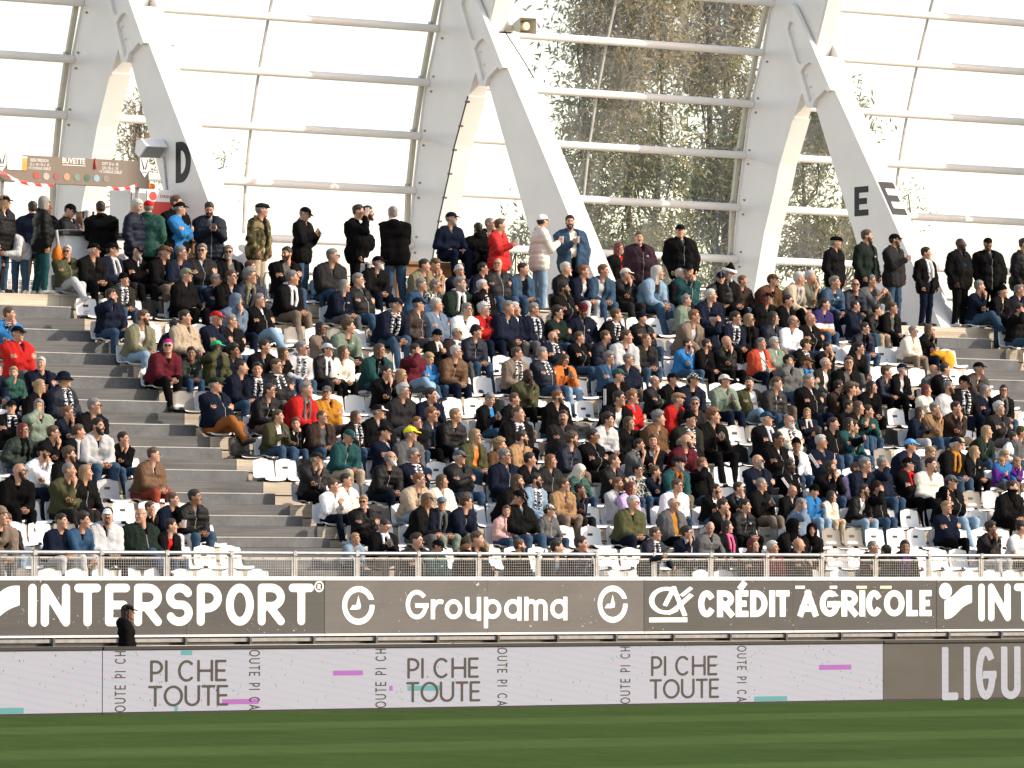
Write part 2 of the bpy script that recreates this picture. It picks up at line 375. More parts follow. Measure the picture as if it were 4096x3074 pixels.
def fill2d(fn, x0, x1, y0, y1, c):
    "filled region fn<0 as polygons (marching squares)"
    nx, ny = int((x1 - x0) / c) + 2, int((y1 - y0) / c) + 2
    X, Y = np.meshgrid(x0 + np.arange(nx) * c, y0 + np.arange(ny) * c, indexing='ij')
    D = fn(np.stack([X.ravel(), Y.ravel()], 1)).reshape(nx, ny)
    D = np.where(np.abs(D) < 1e-6, 1e-6, D)
    v, f, key = [], [], {}
    def vid(k, p):
        if k not in key: key[k] = len(v); v.append(p)
        return key[k]
    for j in range(ny - 1):
        i = 0
        while i < nx - 1:
            q = [(i, j), (i + 1, j), (i + 1, j + 1), (i, j + 1)]; s = [D[a] < 0 for a in q]
            if all(s):
                i1 = i
                while i1 < nx - 1 and D[i1 + 1, j] < 0 and D[i1 + 1, j + 1] < 0: i1 += 1
                q = [(i, j), (i1, j), (i1, j + 1), (i, j + 1)]
                f.append([vid(a, (X[a], Y[a])) for a in q]); i = i1; continue
            if any(s):
                poly = []
                for k in range(4):
                    a, b = q[k], q[(k + 1) % 4]
                    if s[k]: poly.append(vid(a, (X[a], Y[a])))
                    if s[k] != s[(k + 1) % 4]:
                        t = D[a] / (D[a] - D[b])
                        poly.append(vid((min(a, b), max(a, b)), (X[a] + t * (X[b] - X[a]), Y[a] + t * (Y[b] - Y[a]))))
                if len(poly) > 2: f.append(poly)
            i += 1
    return v, f
def shape_on(name, fn, box, c, to3, mat, parent):
    v, f = fill2d(fn, *box, c)
    if not f: return None
    return link(name, mesh(name, [to3(*p) for p in v], f, (mat,)), parent)
def word(text, widths, g, gap, X0, X1, Z0, Z1, Y, mat, parent, butt=True, name='letter', step=.035, slant=0):
    "lay TEXT between X0..X1 (letter edges) and Z0..Z1 on the plane Y"
    tot = sum(widths.get(ch, .5) for ch in text) + gap * (len(text) - 1); k = (X1 - X0) / tot; x = 0
    for ch in text:
        w = widths.get(ch, .5)
        if ch != ' ':
            st = glyph(ch.replace('É', 'E'), w, g)
            if ch == 'É': st = st + [L_((w * .44, 1.12), (w * .60, 1.22))]
            shape_on(name, lambda P: stroke_sdf(P, st, g / 2, butt), (-.06, w + .06, -.32 if ch in 'p' else -.06, 1.36 if ch == 'É' else 1.06), step,
                     lambda a, b, x=x: (X0 + (x + a) * k, Y, Z0 + b * (Z1 - Z0)), mat, parent)
        x += w + gap
def vword(text, widths, g, gap, Xc, wX, Z0, Z1, Y, mat, parent, up=True, step=.07):
    "lettering running vertically"
    tot = sum(widths.get(ch, .5) for ch in text) + gap * (len(text) - 1); k = (Z1 - Z0) / tot; x = 0
    for ch in text:
        w = widths.get(ch, .5)
        if ch != ' ':
            st = glyph(ch, w, g)
            fn = (lambda a, b, x=x: (Xc + wX / 2 - b * wX, Y, Z0 + (x + a) * k)) if up else (lambda a, b, x=x: (Xc - wX / 2 + b * wX, Y, Z1 - (x + a) * k))
            shape_on('letter', lambda P: stroke_sdf(P, st, g / 2, True), (-.06, w + .06, -.06, 1.06), step, fn, mat, parent)
        x += w + gap
_font_cache = {}
def text_mesh(txt, size, bold=0.0):
    cu = bpy.data.curves.new('t', 'FONT'); cu.body = txt; cu.size = size; cu.offset = bold; cu.resolution_u = 3
    o = bpy.data.objects.new('t', cu); COL.objects.link(o)
    bpy.context.view_layer.update()
    me = bpy.data.meshes.new_from_object(o.evaluated_get(bpy.context.evaluated_depsgraph_get()))
    bpy.data.objects.remove(o); bpy.data.curves.remove(cu); return me
def flat_text(txt, X0, X1, Z0, Z1, Y, mat, parent, bold=0.0, name='lettering', Mx=None):
    me = text_mesh(txt, 1.0, bold); n = len(me.vertices); co = np.empty(n * 3, np.float32); me.vertices.foreach_get('co', co); co = co.reshape(-1, 3)
    lo, hi = co.min(0), co.max(0)
    x = X0 + (co[:, 0] - lo[0]) / (hi[0] - lo[0]) * (X1 - X0); z = Z0 + (co[:, 1] - lo[1]) / max(1e-6, hi[1] - lo[1]) * (Z1 - Z0)
    out = np.stack([x, np.full(n, Y), z], 1).astype(np.float32)
    if Mx is not None: out = Mx(out)
    me.vertices.foreach_set('co', out.ravel()); me.materials.clear(); me.materials.append(mat); me.name = name
    return link(name, me, parent)

# ---------------------------------------------------------------- terraces: levels measured along the aisle
ZK = [1.83, 2.22, 2.60, 2.97, 3.35, 3.76, 4.17, 4.58, 5.01, 5.45, 5.90, 6.35, 6.81, 7.28]
YK = [3.67 + .8317 * k for k in range(14)]
XL, XR = -10.0, 31.0
AISLES = ((-1.92, 0.44), (20.98, 22.78))
ZF = 7.28
def structure(o): return tag(o, kind='structure')

# pitch and surround
gm = MB(); gm.add([(-1500, -1500, -.02), (1500, -1500, -.02), (1500, 1500, -.02), (-1500, 1500, -.02)], [(0, 1, 2, 3)])
structure(gm.build('ground', M['asphalt']))
nx, ny = 60, 60
pv = [(-75 + 130 * i / nx, -80 + 79.93 * j / ny, .012 * sin(i * 1.3 + j) * sin(j * 2.1) * .3) for j in range(ny + 1) for i in range(nx + 1)]
pf = [(j * (nx + 1) + i, j * (nx + 1) + i + 1, (j + 1) * (nx + 1) + i + 1, (j + 1) * (nx + 1) + i) for j in range(ny) for i in range(nx)]
pitch = structure(link('pitch', mesh('pitch', pv, pf, (M['grass'],), True)))

# terrace body
tb = MB()
prof = [(YK[0] - .28, -.02), (YK[0] - .28, ZK[0] - .42), (YK[0] + .03, ZK[0] - .42)]
for k in range(14):
    prof += [(YK[k] + .03, ZK[k] - .045)]
    if k < 13: prof += [(YK[k + 1] + .03, ZK[k] - .045)]
prof += [(24.0, ZF - .045), (24.0, -.02)]
tb.prism_x(prof, XL, XR)
terrace = structure(tb.build('terrace', M['concrete_dark']))
# treads and riser planks, each its own piece; grey in the aisles, pale wood elsewhere
spans = [(XL, AISLES[0][0], 0), (AISLES[0][0], AISLES[0][1], 1), (AISLES[0][1], AISLES[1][0], 0), (AISLES[1][0], AISLES[1][1], 1), (AISLES[1][1], XR, 0)]
for k in range(14):
    z1 = ZK[k]; z0 = ZK[k - 1] if k else ZK[0] - .42
    yb = YK[k + 1] if k < 13 else 24.0
    H = z1 - z0
    for a, b, grey in spans:
        mt = M['plank_grey'] if grey and k < 13 else M['plank']
        L = b - a; nseg = max(1, round(L / 4.2))
        for s in range(nseg):
            xa, xb = a + L * s / nseg + .004, a + L * (s + 1) / nseg - .004
            j = RNG.uniform(-.004, .004)
            MB().bevbox(xa, xb, YK[k] + j, YK[k] + .029, z1 - .045 - H * .46, z1 - .006, .006).build('plank', mt, terrace)
            MB().bevbox(xa, xb, YK[k] + .006 - j, YK[k] + .029, z0 + .006, z1 - .045 - H * .46 - .022, .006).build('plank', mt, terrace)
        m_t = M['plank_grey'] if grey and k < 13 else (M['floor'] if k == 13 else M['plank'])
        MB().box(a + .003, b - .003, YK[k] + .031, yb + (.02 if k < 13 else 0), z1 - .044, z1 - .004 - .001 * grey).build('tread', m_t, terrace)
for xa, xb in AISLES:
    for k in range(0, 13):
        zt = (ZK[k] + ZK[k + 1]) / 2 - .004; y0 = YK[k] + .416
        MB().bevbox(xa + .02, xb - .02, y0, YK[k + 1] - .012, ZK[k] - .003, zt - .018, .008).build('concrete_step', M['concrete'], terrace)
        MB().box(xa + .02, xb - .02, y0 - .004, YK[k + 1] - .012, zt - .017, zt).build('lit_step_edge', M['edge_highlight'], terrace)  # thin top strip, its pale colour standing in for the edge highlight

# wall, ledge and dark gap below the banner
fw = MB(); fw.box(XL - 8, XR, 3.02, 3.38, -.02, .935)
front_wall = tag(fw.build('front_wall', M['concrete_dark']), 'low dark concrete wall running behind the screen boards', 'wall')
x = XL - 8
while x < XR:
    xe = x + RNG.uniform(5.0, 7.5); MB().bevbox(x, xe - .03, 2.96, 3.36, .936, 1.0 + RNG.uniform(-.004, .004), .01).build('coping_slab', M['concrete_pale'], front_wall); x = xe
MB().box(XL - 8, XR, 3.30, 3.36, 1.0, 1.38).build('back_panel', M['dark_metal'], front_wall)
MB().box(XL - 8, XR, 3.10, 3.13, 1.055, 1.112).build('steel_channel', M['galv_dark'], front_wall)
ch = MB()
for i in range(40):
    x = XL - 8 + i * 1.25; MB().box(x - .02, x + .02, 3.06, 3.32, 1.0, 1.14).build('bracket', M['dark_metal'], front_wall)

# ---------------------------------------------------------------- printed banners
YB = 3.19; ZB0, ZB1 = 1.135, 2.108
def bx(u, z=1.6): return un(u, 2400, 1, YB)[0]
def bz(u, y): return un(u, y, 1, YB)[2]
BW = dict(I=.20, N=.72, T=.66, E=.62, R=.70, S=.68, P=.64, O=.72)
def banner(u0, u1, mat, label):
    x0, x1 = bx(u0), bx(u1)
    b = empty('advertising_banner', ((x0 + x1) / 2, YB, ZB0)); tag(b, label, 'banner', 'printed banners along the front rail')
    inv = Vector(((x0 + x1) / 2, YB, ZB0))
    def fix(o): o.location = -inv; o.parent = b; return o
    n = max(1, round((x1 - x0) / 3.2))
    for i in range(n):
        a, c = x0 + (x1 - x0) * i / n, x0 + (x1 - x0) * (i + 1) / n
        fix(MB().box(a + .002, c - .002, YB, YB + .02, ZB0 + .035, ZB1 - .062).build('printed_panel', mat))
        fix(MB().bevbox(a + .002, c - .002, YB - .012, YB + .03, ZB1 - .062, ZB1, .004).build('top_trim', M['white_vinyl']))
        fix(MB().bevbox(a + .002, c - .002, YB - .012, YB + .03, ZB0, ZB0 + .035, .004).build('bottom_trim', M['white_vinyl']))
    return b, fix
class _Fix:
    pass
def relay(b):
    "children made in world coordinates follow the banner's own origin"
    for c in list(b.children): pass
YT = YB - .004
def put_word(b, *a, **k):
    before = set(COL.objects); word(*a, **k)
    for o in COL.objects:
        if o not in before: o.parent = b; o.location = -b.location
def put_shape(b, name, fn, box, c, to3, mat):
    o = shape_on(name, fn, box, c, to3, mat, b)
    if o: o.location = -b.location
    return o
def tri_sdf(P, pts):
    pts = np.array(pts, float); d = np.full(len(P), -9.0); n = len(pts)
    ar = sum(pts[i][0] * pts[(i + 1) % n][1] - pts[(i + 1) % n][0] * pts[i][1] for i in range(n))
    for i in range(n):
        a, b = pts[i], pts[(i + 1) % n]; e = (b - a) / np.linalg.norm(b - a); nn = np.array([e[1], -e[0]]) * (1 if ar > 0 else -1)
        d = np.maximum(d, (P - a) @ nn)
    return d
def swoosh(b, u0, u1):
    "a round dot over a curved flag-like stroke"
    X0, X1 = bx(u0), bx(u1); z0, z1 = 1.29, 2.02
    to3 = lambda a, c: (X0 + a * (X1 - X0), YT, z0 + c * (z1 - z0))
    put_shape(b, 'logo_dot', lambda P: np.linalg.norm((P - np.array([.20, .78])) * np.array([1.0, .95]), axis=1) - .19, (-.1, .5, .5, 1.05), .03, to3, M['white_vinyl'])
    def flag(P):
        x, y = P[:, 0], P[:, 1]
        cy = .30 + .42 * (1 / (1 + np.exp(-(x - .55) * 8))); th = .20 + .06 * np.sin(x * 3)
        d = np.abs(y - cy) - th
        return np.maximum(np.maximum(d, .17 - x), x - .98)
    put_shape(b, 'logo_flag', flag, (.1, 1.05, -.05, 1.05), .03, to3, M['white_vinyl'])
def g_logo(b, uc, uw, yt, yb):
    X0, X1 = bx(uc - uw / 2), bx(uc + uw / 2); z1, z0 = bz(uc, yt), bz(uc, yb)
    to3 = lambda a, c: (X0 + (a + 1) / 2 * (X1 - X0), YT, z0 + (c + 1) / 2 * (z1 - z0))
    def fn(P):
        r = np.linalg.norm(P, axis=1); ring = np.abs(r - .845) - .155
        gap = np.maximum(np.abs(P[:, 1] - .16) - .13, .3 - P[:, 0])
        ring = np.maximum(ring, -gap)
        bar = np.maximum(np.abs(P[:, 1] + .10) - .13, np.maximum(.18 - P[:, 0], P[:, 0] - .97))
        tri = np.minimum(tri_sdf(P, [(-.55, -.22), (-.36, .02), (.12, .02), (-.02, -.22)]), tri_sdf(P, [(0, .52), (-.16, -.05), (.10, -.22), (.16, -.02)]))
        return np.minimum(ring, np.minimum(np.maximum(bar, -(.0 - P[:, 0])), tri))
    put_shape(b, 'logo', fn, (-1.05, 1.05, -1.05, 1.05), .05, to3, M['white_vinyl'])
b1, _ = banner(-420, 1298, M['banner_dark'], 'dark banner with huge white rounded capitals, left end of the rail')
swoosh(b1, -110, 82)
put_word(b1, 'INTERSPORT', BW, .20, .105, bx(113), bx(1255), bz(600, 2505), bz(600, 2336), YT, M['white_vinyl'], None, butt=False)
to3 = lambda a, c: (bx(1276) + a * .10, YT, bz(1276, 2347) + c * .10)
put_shape(b1, 'registered_mark', lambda P: np.minimum(np.abs(np.linalg.norm(P, axis=1) - .8) - .13, stroke_sdf(P + np.array([.3, .45]), [s * .85 for s in glyph('R', .7, .2)], .10, True)), (-1.1, 1.1, -1.1, 1.1), .09, to3, M['white_vinyl'])
b2, _ = banner(1299, 2575, M['banner_grey'], 'warm grey banner with a white word between two ringed emblems')
g_logo(b2, 1433, 130, 2345, 2500); g_logo(b2, 2450, 120, 2343, 2492)
put_word(b2, 'Groupama', dict(G=.80, r=.40, o=.64, u=.58, p=.64, a=.64, m=.86), .155, .10, bx(1622), bx(2269), bz(1945, 2477), bz(1945, 2360), YT, M['white_vinyl'], None)
b3, _ = banner(2576, 3745, M['banner_dark'], 'dark banner with slanted monogram, underline and two capital words')
put_word(b3, 'CRÉDIT AGRICOLE', dict(C=.66, R=.66, É=.50, D=.68, I=.20, T=.54, A=.80, G=.80, O=.84, L=.48, E=.50) | {' ': .20}, .235, .065, bx(2792), bx(3726), bz(3200, 2468), bz(3200, 2362), YT, M['white_vinyl'], None)
X0m, X1m, z0m, z1m = bx(2596), bx(2760), bz(2680, 2463), bz(2680, 2344)
def ca(P):
    st = [arc(.42, .50, .36, .40, 75, 305, 26), np.array([(.50, .10), (.66, .24), (.84, .46), (1.0, .66)]), np.array([(.82, .70), (1.0, .90)])]
    leg = [np.array([(.40, .38), (.60, .92)]), np.array([(.60, .92), (.86, .04)])]
    return np.minimum(np.minimum(stroke_sdf(P, st[:2], .065, True), stroke_sdf(P, st[2:], .055, True)), stroke_sdf(P, leg, .06, True))
put_shape(b3, 'monogram', ca, (-.05, 1.1, -.05, 1.1), .03, lambda a, c: (X0m + a * (X1m - X0m), YT, z0m + c * (z1m - z0m)), M['white_vinyl'])
o = MB().box(X0m, X1m * .93 + X0m * .07, YT, YB, bz(2680, 2490), bz(2680, 2471)).build('underline', M['white_vinyl'], b3); o.location = -b3.location
for u, wd in ((3200, 38), (3333, 30), (3446, 42), (3543, 46)):
    o = MB().box(bx(u - wd / 2), bx(u + wd / 2), YT - .002, YB, bz(u, 2356), bz(u, 2344)).build('tape_patch', M['cream_plastic'] if wd > 40 else M['white_vinyl'], b3); o.location = -b3.location
b4, _ = banner(3746, 5200, M['banner_dark'], 'dark banner with a dot-and-flag emblem, right end of the rail')
swoosh(b4, 3754, 3890)
put_word(b4, 'INTERSPORT', BW, .20, .105, bx(3913), bx(3913) + (bx(1255) - bx(113)), bz(600, 2505), bz(600, 2336), YT, M['white_vinyl'], None, butt=False)

# ---------------------------------------------------------------- screen boards at the touchline
def lx(u): return un(u, 2700, 1, 0.0)[0]
def lz(u, y): return un(u, y, 1, 0.0)[2]
def board(x0, x1, mat, label):
    b = empty('screen_board', ((x0 + x1) / 2, 0, 0)); tag(b, label, 'screen board', 'screen boards along the touchline')
    def add(o): o.parent = b; o.location = -b.location; return o
    n = max(1, round((x1 - x0) / 4.0))
    add(MB().box(x0 + .003, x1 - .003, .004, .10, .0, 1.0).build('cabinet', M['black']))
    add(MB().box(x0 + .004, x1 - .004, -.006, .003, .03, .972).build('screen', mat))
    add(MB().bevbox(x0 + .003, x1 - .003, -.03, .13, .974, 1.035, .012).build('top_pad', M['black']))
    for i in range(n + 1):
        xs = x0 + .05 + (x1 - x0 - .1) * i / n
        add(MB().tube((xs, .11, .9), (xs, .75, .0), .02, 6).build('rear_strut', M['dark_metal']))
    return b, add
lb0, a0 = board(lx(-500), lx(408), M['led'], 'pale screen board with a teal bar at the far left end')
lb1, a1 = board(lx(410), lx(3531), M['led'], 'long pale screen board repeating large grey two-line wording')
lb2, a2 = board(lx(3531.5), lx(5000), M['led_dark'], 'dark screen board with tall pale condensed capitals')
SW = dict(P=.58, I=.16, C=.78, H=.72, E=.52, T=.62, O=.86, U=.70) | {' ': .26}
def put_l(add, *a, **k):
    before = set(COL.objects); k.pop('v', None)
    (vword if k.pop('vert', False) else word)(*a, **k)
    for o in list(COL.objects):
        if o not in before: add(o)
YL = -.0095
for (ua, ub, ya, yb_, ta, tb_, yc, yd) in ((599, 905, 2641, 2728, 592, 912, 2742, 2826), (1628, 1914, 2632, 2714, 1624, 1920, 2727, 2809), (2603, 2868, 2624, 2704, 2597, 2875, 2716, 2795)):
    um = (ua + ub) / 2
    put_l(a1, 'PI CHE', SW, .122, .08, lx(ua), lx(ub), lz(um, yb_), lz(um, ya), YL, M['led_text'], None, step=.05)
    put_l(a1, 'TOUTE', SW, .122, .06, lx(ta), lx(tb_), lz(um, yd), lz(um, yc), YL, M['led_text'], None, step=.05)
VW = dict(O=.8, U=.66, T=.56, E=.5, P=.5, I=.14, C=.7, H=.6, A=.66) | {' ': .4}
for u, w, up in ((480, 44, True), (1017, 44, False), (1522, 44, True), (2008, 40, False), (2500, 40, True), (2966, 38, False)):
    wx = lx(u + w / 2) - lx(u - w / 2)
    put_l(a1, 'OUTE PI CH' if up else 'OUTE PI CA', VW, .13, .22, lx(u), wx, .03, .965, YL, M['led_text'], None, up=up, vert=True)
for add, u0, u1, ya, yb_, mt in ((a0, -200, 94, 2834, 2857, 'led_teal'), (a1, 888, 1034, 2797, 2818, 'led_magenta'), (a1, 1331, 1451, 2683, 2703, 'led_magenta'), (a1, 1629, 1763, 2743, 2764, 'led_teal'),
                            (a1, 3016, 3147, 2786, 2808, 'led_teal'), (a1, 3275, 3404, 2660, 2680, 'led_magenta'), (a1, 1556, 1570, 2744, 2764, 'led_magenta'), (a1, 722, 768, 2603, 2622, 'led_teal'), (a1, 697, 711, 2826, 2845, 'led_teal')):
    um = (u0 + u1) / 2
    add(MB().box(lx(u0), lx(u1), -.0075, -.0062, max(.035, lz(um, yb_)), min(.966, lz(um, ya))).build('colour_bar', M[mt]))
put_l(a2, 'LIGU', dict(L=.36, I=.15, G=.44, U=.44), .145, .12, lx(3766), lx(4081), lz(3900, 2800), lz(3900, 2588), YL, M['led'], None, step=.03)

# ---------------------------------------------------------------- front rail with mesh panels
YR = 3.235; PX0 = un(137, 2300, 1, YR)[0]; PSTEP = 1.245
def rail():
    n0, n1 = -5, 21
    for i in range(n0, n1):
        x0, x1 = PX0 + i * PSTEP, PX0 + (i + 1) * PSTEP
        r = empty('guard_rail', (x0, YR, 1.9))
        def add(mb, nm, mt, smooth=False): o = mb.build(nm, mt, r, smooth); o.location = -r.location; return o
        add(MB().bevbox(x0 - .022, x0 + .022, YR - .012, YR + .05, 1.85, 2.46, .004), 'post', M['galv'])
        add(MB().tube((x0 + .002, YR + .0, 2.492), (x1 - .002, YR + .0, 2.492), .031, 12), 'top_tube', M['galv'], True)
        add(MB().bevbox(x0 - .04, x0 + .04, YR - .038, YR + .045, 2.445, 2.532, .008), 'tube_clamp', M['galv'])
        add(MB().box(x0 + .03, x1 - .03, YR - .006, YR + .006, 2.395, 2.425), 'frame_bar', M['galv'])
        for xx in (x0 + .03, x1 - .055): add(MB().box(xx, xx + .025, YR - .006, YR + .006, 2.0, 2.394), 'frame_bar', M['galv'])
        for q in range(5):
            xx = x0 + .09 + q * (PSTEP - .18) / 4; add(MB().tube((xx, YR - .016, 2.41), (xx, YR + .0, 2.41), .008, 6), 'bolt', M['dark_metal'])
        wm = MB(); zz = 2.02
        while zz < 2.394: wm.box(x0 + .056, x1 - .056, YR - .003, YR + .003, zz - .0019, zz + .0019); zz += .0445
        xx = x0 + .075
        while xx < x1 - .06: wm.box(xx - .0019, xx + .0019, YR + .0032, YR + .0085, 2.0, 2.394); xx += .0445
        o = add(wm, 'wire_mesh', M['galv']); o['kind'] = 'stuff'
        tag(r, 'galvanised guard rail bay with square wire mesh, %s from the left of the frame' % ordinal(i - n0 + 1 - 4) if i - n0 - 3 > 0 else 'galvanised guard rail bay with wire mesh, %s beyond the left edge' % ordinal(4 - (i - n0)), 'guard rail', 'guard rail bays on the front wall')
rail()
# grey barrier posts in the aisle mouth

# ---------------------------------------------------------------- steel frames
FX1, FD = 4.71, 8.627
RIBL = [(18.2, 18.6), (19.35, 16.6), (20.26, 14.54), (20.58, 13.37), (21.03, 12.18), (21.39, 10.4), (21.58, 9.07), (21.64, 8.41), (21.70, 7.24)]
RIBR = [(16.0, 18.7), (17.4, 16.6), (18.4, 14.38), (18.76, 13.46), (19.17, 12.67), (19.55, 11.95), (20.02, 10.96), (20.23, 10.34), (20.55, 9.52), (20.87, 8.37), (21.02, 7.24)]
LEGL = [(19.25, 13.3), (18.74, 12.08), (17.55, 9.48), (16.60, 7.24)]
LEGR = [(18.60, 13.2), (18.10, 12.41), (16.58, 10.13), (15.63, 8.67), (14.68, 7.24)]
def frame(x, letters, label):
    root = empty('steel_frame', (x, 18.0, ZF)); tag(root, label, 'steel frame', 'white steel frames behind the stand')
    def add(mb, nm, mt=M['white_steel'], smooth=False):
        o = mb.build(nm, mt, root, smooth); o.location = -root.location; return o
    add(MB().prism_x(RIBL + RIBR[::-1], x + .04, x + .44), 'column')
    # flanges on the outer and inner edge of the column
    def flange(pts, sgn, w0, w1, nm):
        out = []
        for (y, z) in pts: out.append((y, z))
        inn = [(y + sgn * .03, z) for y, z in pts]
        add(MB().prism_x(out + inn[::-1], x + w0, x + w1), nm)
    flange(RIBR[5:], -1, -.002, .47, 'inner_flange'); flange(RIBL, 1, -.002, .47, 'outer_flange')
    # stiffener plates and doubler on the web
    def plate(pts, t, nm): add(MB().prism_x(pts, x + .04 - t, x + .042), nm)
    plate([(21.03, 11.21), (20.02, 10.98), (20.03, 10.95), (21.04, 11.18)], .035, 'stiffener')
    plate([(20.50, 13.38), (20.17, 14.5), (19.3, 16.4), (17.55, 16.4), (18.45, 14.36), (18.80, 13.46), (19.20, 12.92)], .02, 'doubler_plate')
    for py, pz in ((20.44, 13.22), (20.75, 12.45), (20.83, 12.15), (21.05, 11.35), (21.1, 11.05), (21.23, 10.28), (21.27, 9.97), (21.35, 9.16), (21.40, 8.84)):
        add(MB().tube((x + .0, py, pz), (x + .042, py, pz), .022, 8), 'bolt', M['grey_plastic'])
    leg = add(MB().prism_x(LEGL + LEGR[::-1], x - .02, x + .48), 'front_leg')
    BR = [(19.60, 14.36), (19.76, 14.18), (19.76, 14.02), (19.30, 12.97), (18.93, 12.12), (18.74, 12.10), (18.66, 12.26), (18.30, 12.46), (18.24, 12.40), (18.12, 12.43), (18.76, 13.46), (19.33, 14.30), (19.46, 14.38)]
    S1 = [(19.50, 13.98), (19.57, 13.84), (19.24, 13.12), (19.14, 13.05), (19.04, 13.10), (19.02, 13.22), (19.33, 13.93), (19.42, 14.0)]
    S2 = [(19.12, 12.90), (18.82, 12.20), (18.70, 12.34), (18.36, 12.52), (18.70, 13.02), (18.84, 13.08), (18.98, 13.03)]
    for xo in (x - .13, x + .49):
        add(MB().prism_x(BR, xo + .075, xo + .11), 'bracket_plate')
        # raised rims round the two recesses
        def rim(pts, grow):
            c = np.mean(pts, 0); o2 = [tuple(c + (np.array(p) - c) * grow) for p in pts]
            mb = MB(); n = len(pts)
            for i in range(n):
                j = (i + 1) % n
                mb.prism_x([pts[i], pts[j], o2[j], o2[i]], xo, xo + .036)
            add(mb, 'recess_rim')
        outer = BR
        mb = MB(); n = len(BR)
        c1 = np.array(S1); c2 = np.array(S2)
        # plate skin around the recesses, built by filled outline
        def fn(P):
            d = poly_sd(P, BR); return np.maximum(d, -np.minimum(poly_sd(P, S1), poly_sd(P, S2)))
        v, f = fill2d(fn, 18.0, 19.9, 12.0, 14.5, .022)
        nv = len(v); ed = {}
        for q in f:
            for a, b in zip(q, q[1:] + q[:1]): ed[(a, b)] = 1
        F = [[i for i in q] for q in f] + [[i + nv for i in q[::-1]] for q in f] + [[a, b, b + nv, a + nv][::-1] for (a, b) in ed if (b, a) not in ed]
        V = [(xo, p[0], p[1]) for p in v] + [(xo + .074, p[0], p[1]) for p in v]
        mb.add(V, F); add(mb, 'bracket_skin')
        add(MB().tube((xo - .012, 19.63, 14.12), (xo + .03, 19.63, 14.12), .17, 24), 'pin_cap')
        for py, pz in ((18.98, 12.82), (18.86, 12.56), (18.74, 12.36)): add(MB().tube((xo + .02, py, pz), (xo + .05, py, pz), .022, 8), 'bolt')
    for (ch, face) in letters:
        if face == 'side':     # on the web, facing -X
            y0, y1, z0, z1 = (17.48, 17.02, 9.72, 10.34) if ch == 'E' else (17.15, 16.62, 9.66, 10.45)
            w = .62; g = .21
            st = glyph(ch, w, g)
            o = shape_on('painted_letter', lambda P: stroke_sdf(P, st, g / 2, True), (-.05, w + .05, -.05, 1.05), .03, lambda a, b: (x - .024, y0 + (y1 - y0) * a / w, z0 + (z1 - z0) * b), M['black_paint'], root)
            o.location = -root.location
        else:                  # on the sloping front face
            w = .70; g = .20; st = glyph(ch, w, g)
            def to3(a, b):
                z = 9.70 + .72 * b; y = np.interp(z, [8.67, 10.13, 12.41], [15.63, 16.58, 18.10]) - .006
                return (x + .02 + .42 * a / w, y, z)
            o = shape_on('painted_letter', lambda P: stroke_sdf(P, st, g / 2, True), (-.05, w + .05, -.05, 1.05), .03, to3, M['black_paint'], root); o.location = -root.location
    return root
def poly_sd(P, pts):
    "signed distance to a polygon"
    pts = np.array(pts, float); n = len(pts); d = np.full(len(P), 9e9); ins = np.zeros(len(P), bool)
    for i in range(n):
        a, b = pts[i], pts[(i + 1) % n]; e = b - a; w = P - a
        t = np.clip((w @ e) / (e @ e), 0, 1); d = np.minimum(d, np.linalg.norm(w - t[:, None] * e, axis=1))
        c = ((a[1] > P[:, 1]) != (b[1] > P[:, 1])) & (P[:, 0] < (b[0] - a[0]) * (P[:, 1] - a[1]) / (b[1] - a[1] + 1e-12) + a[0])
        ins ^= c
    return np.where(ins, -d, d)
frame(FX1 - FD, [], 'white steel frame beyond the left edge of the picture')
frame(FX1, [('D', 'side')], 'white steel frame with a black letter D on its sloping leg')
frame(FX1 + FD, [], 'white steel frame in the middle, horn loudspeaker beside its bracket')
frame(FX1 + 2 * FD, [('E', 'side'), ('E', 'front')], 'white steel frame with two black letters E on its sloping leg')
frame(FX1 + 3 * FD, [], 'white steel frame beyond the right edge of the picture')

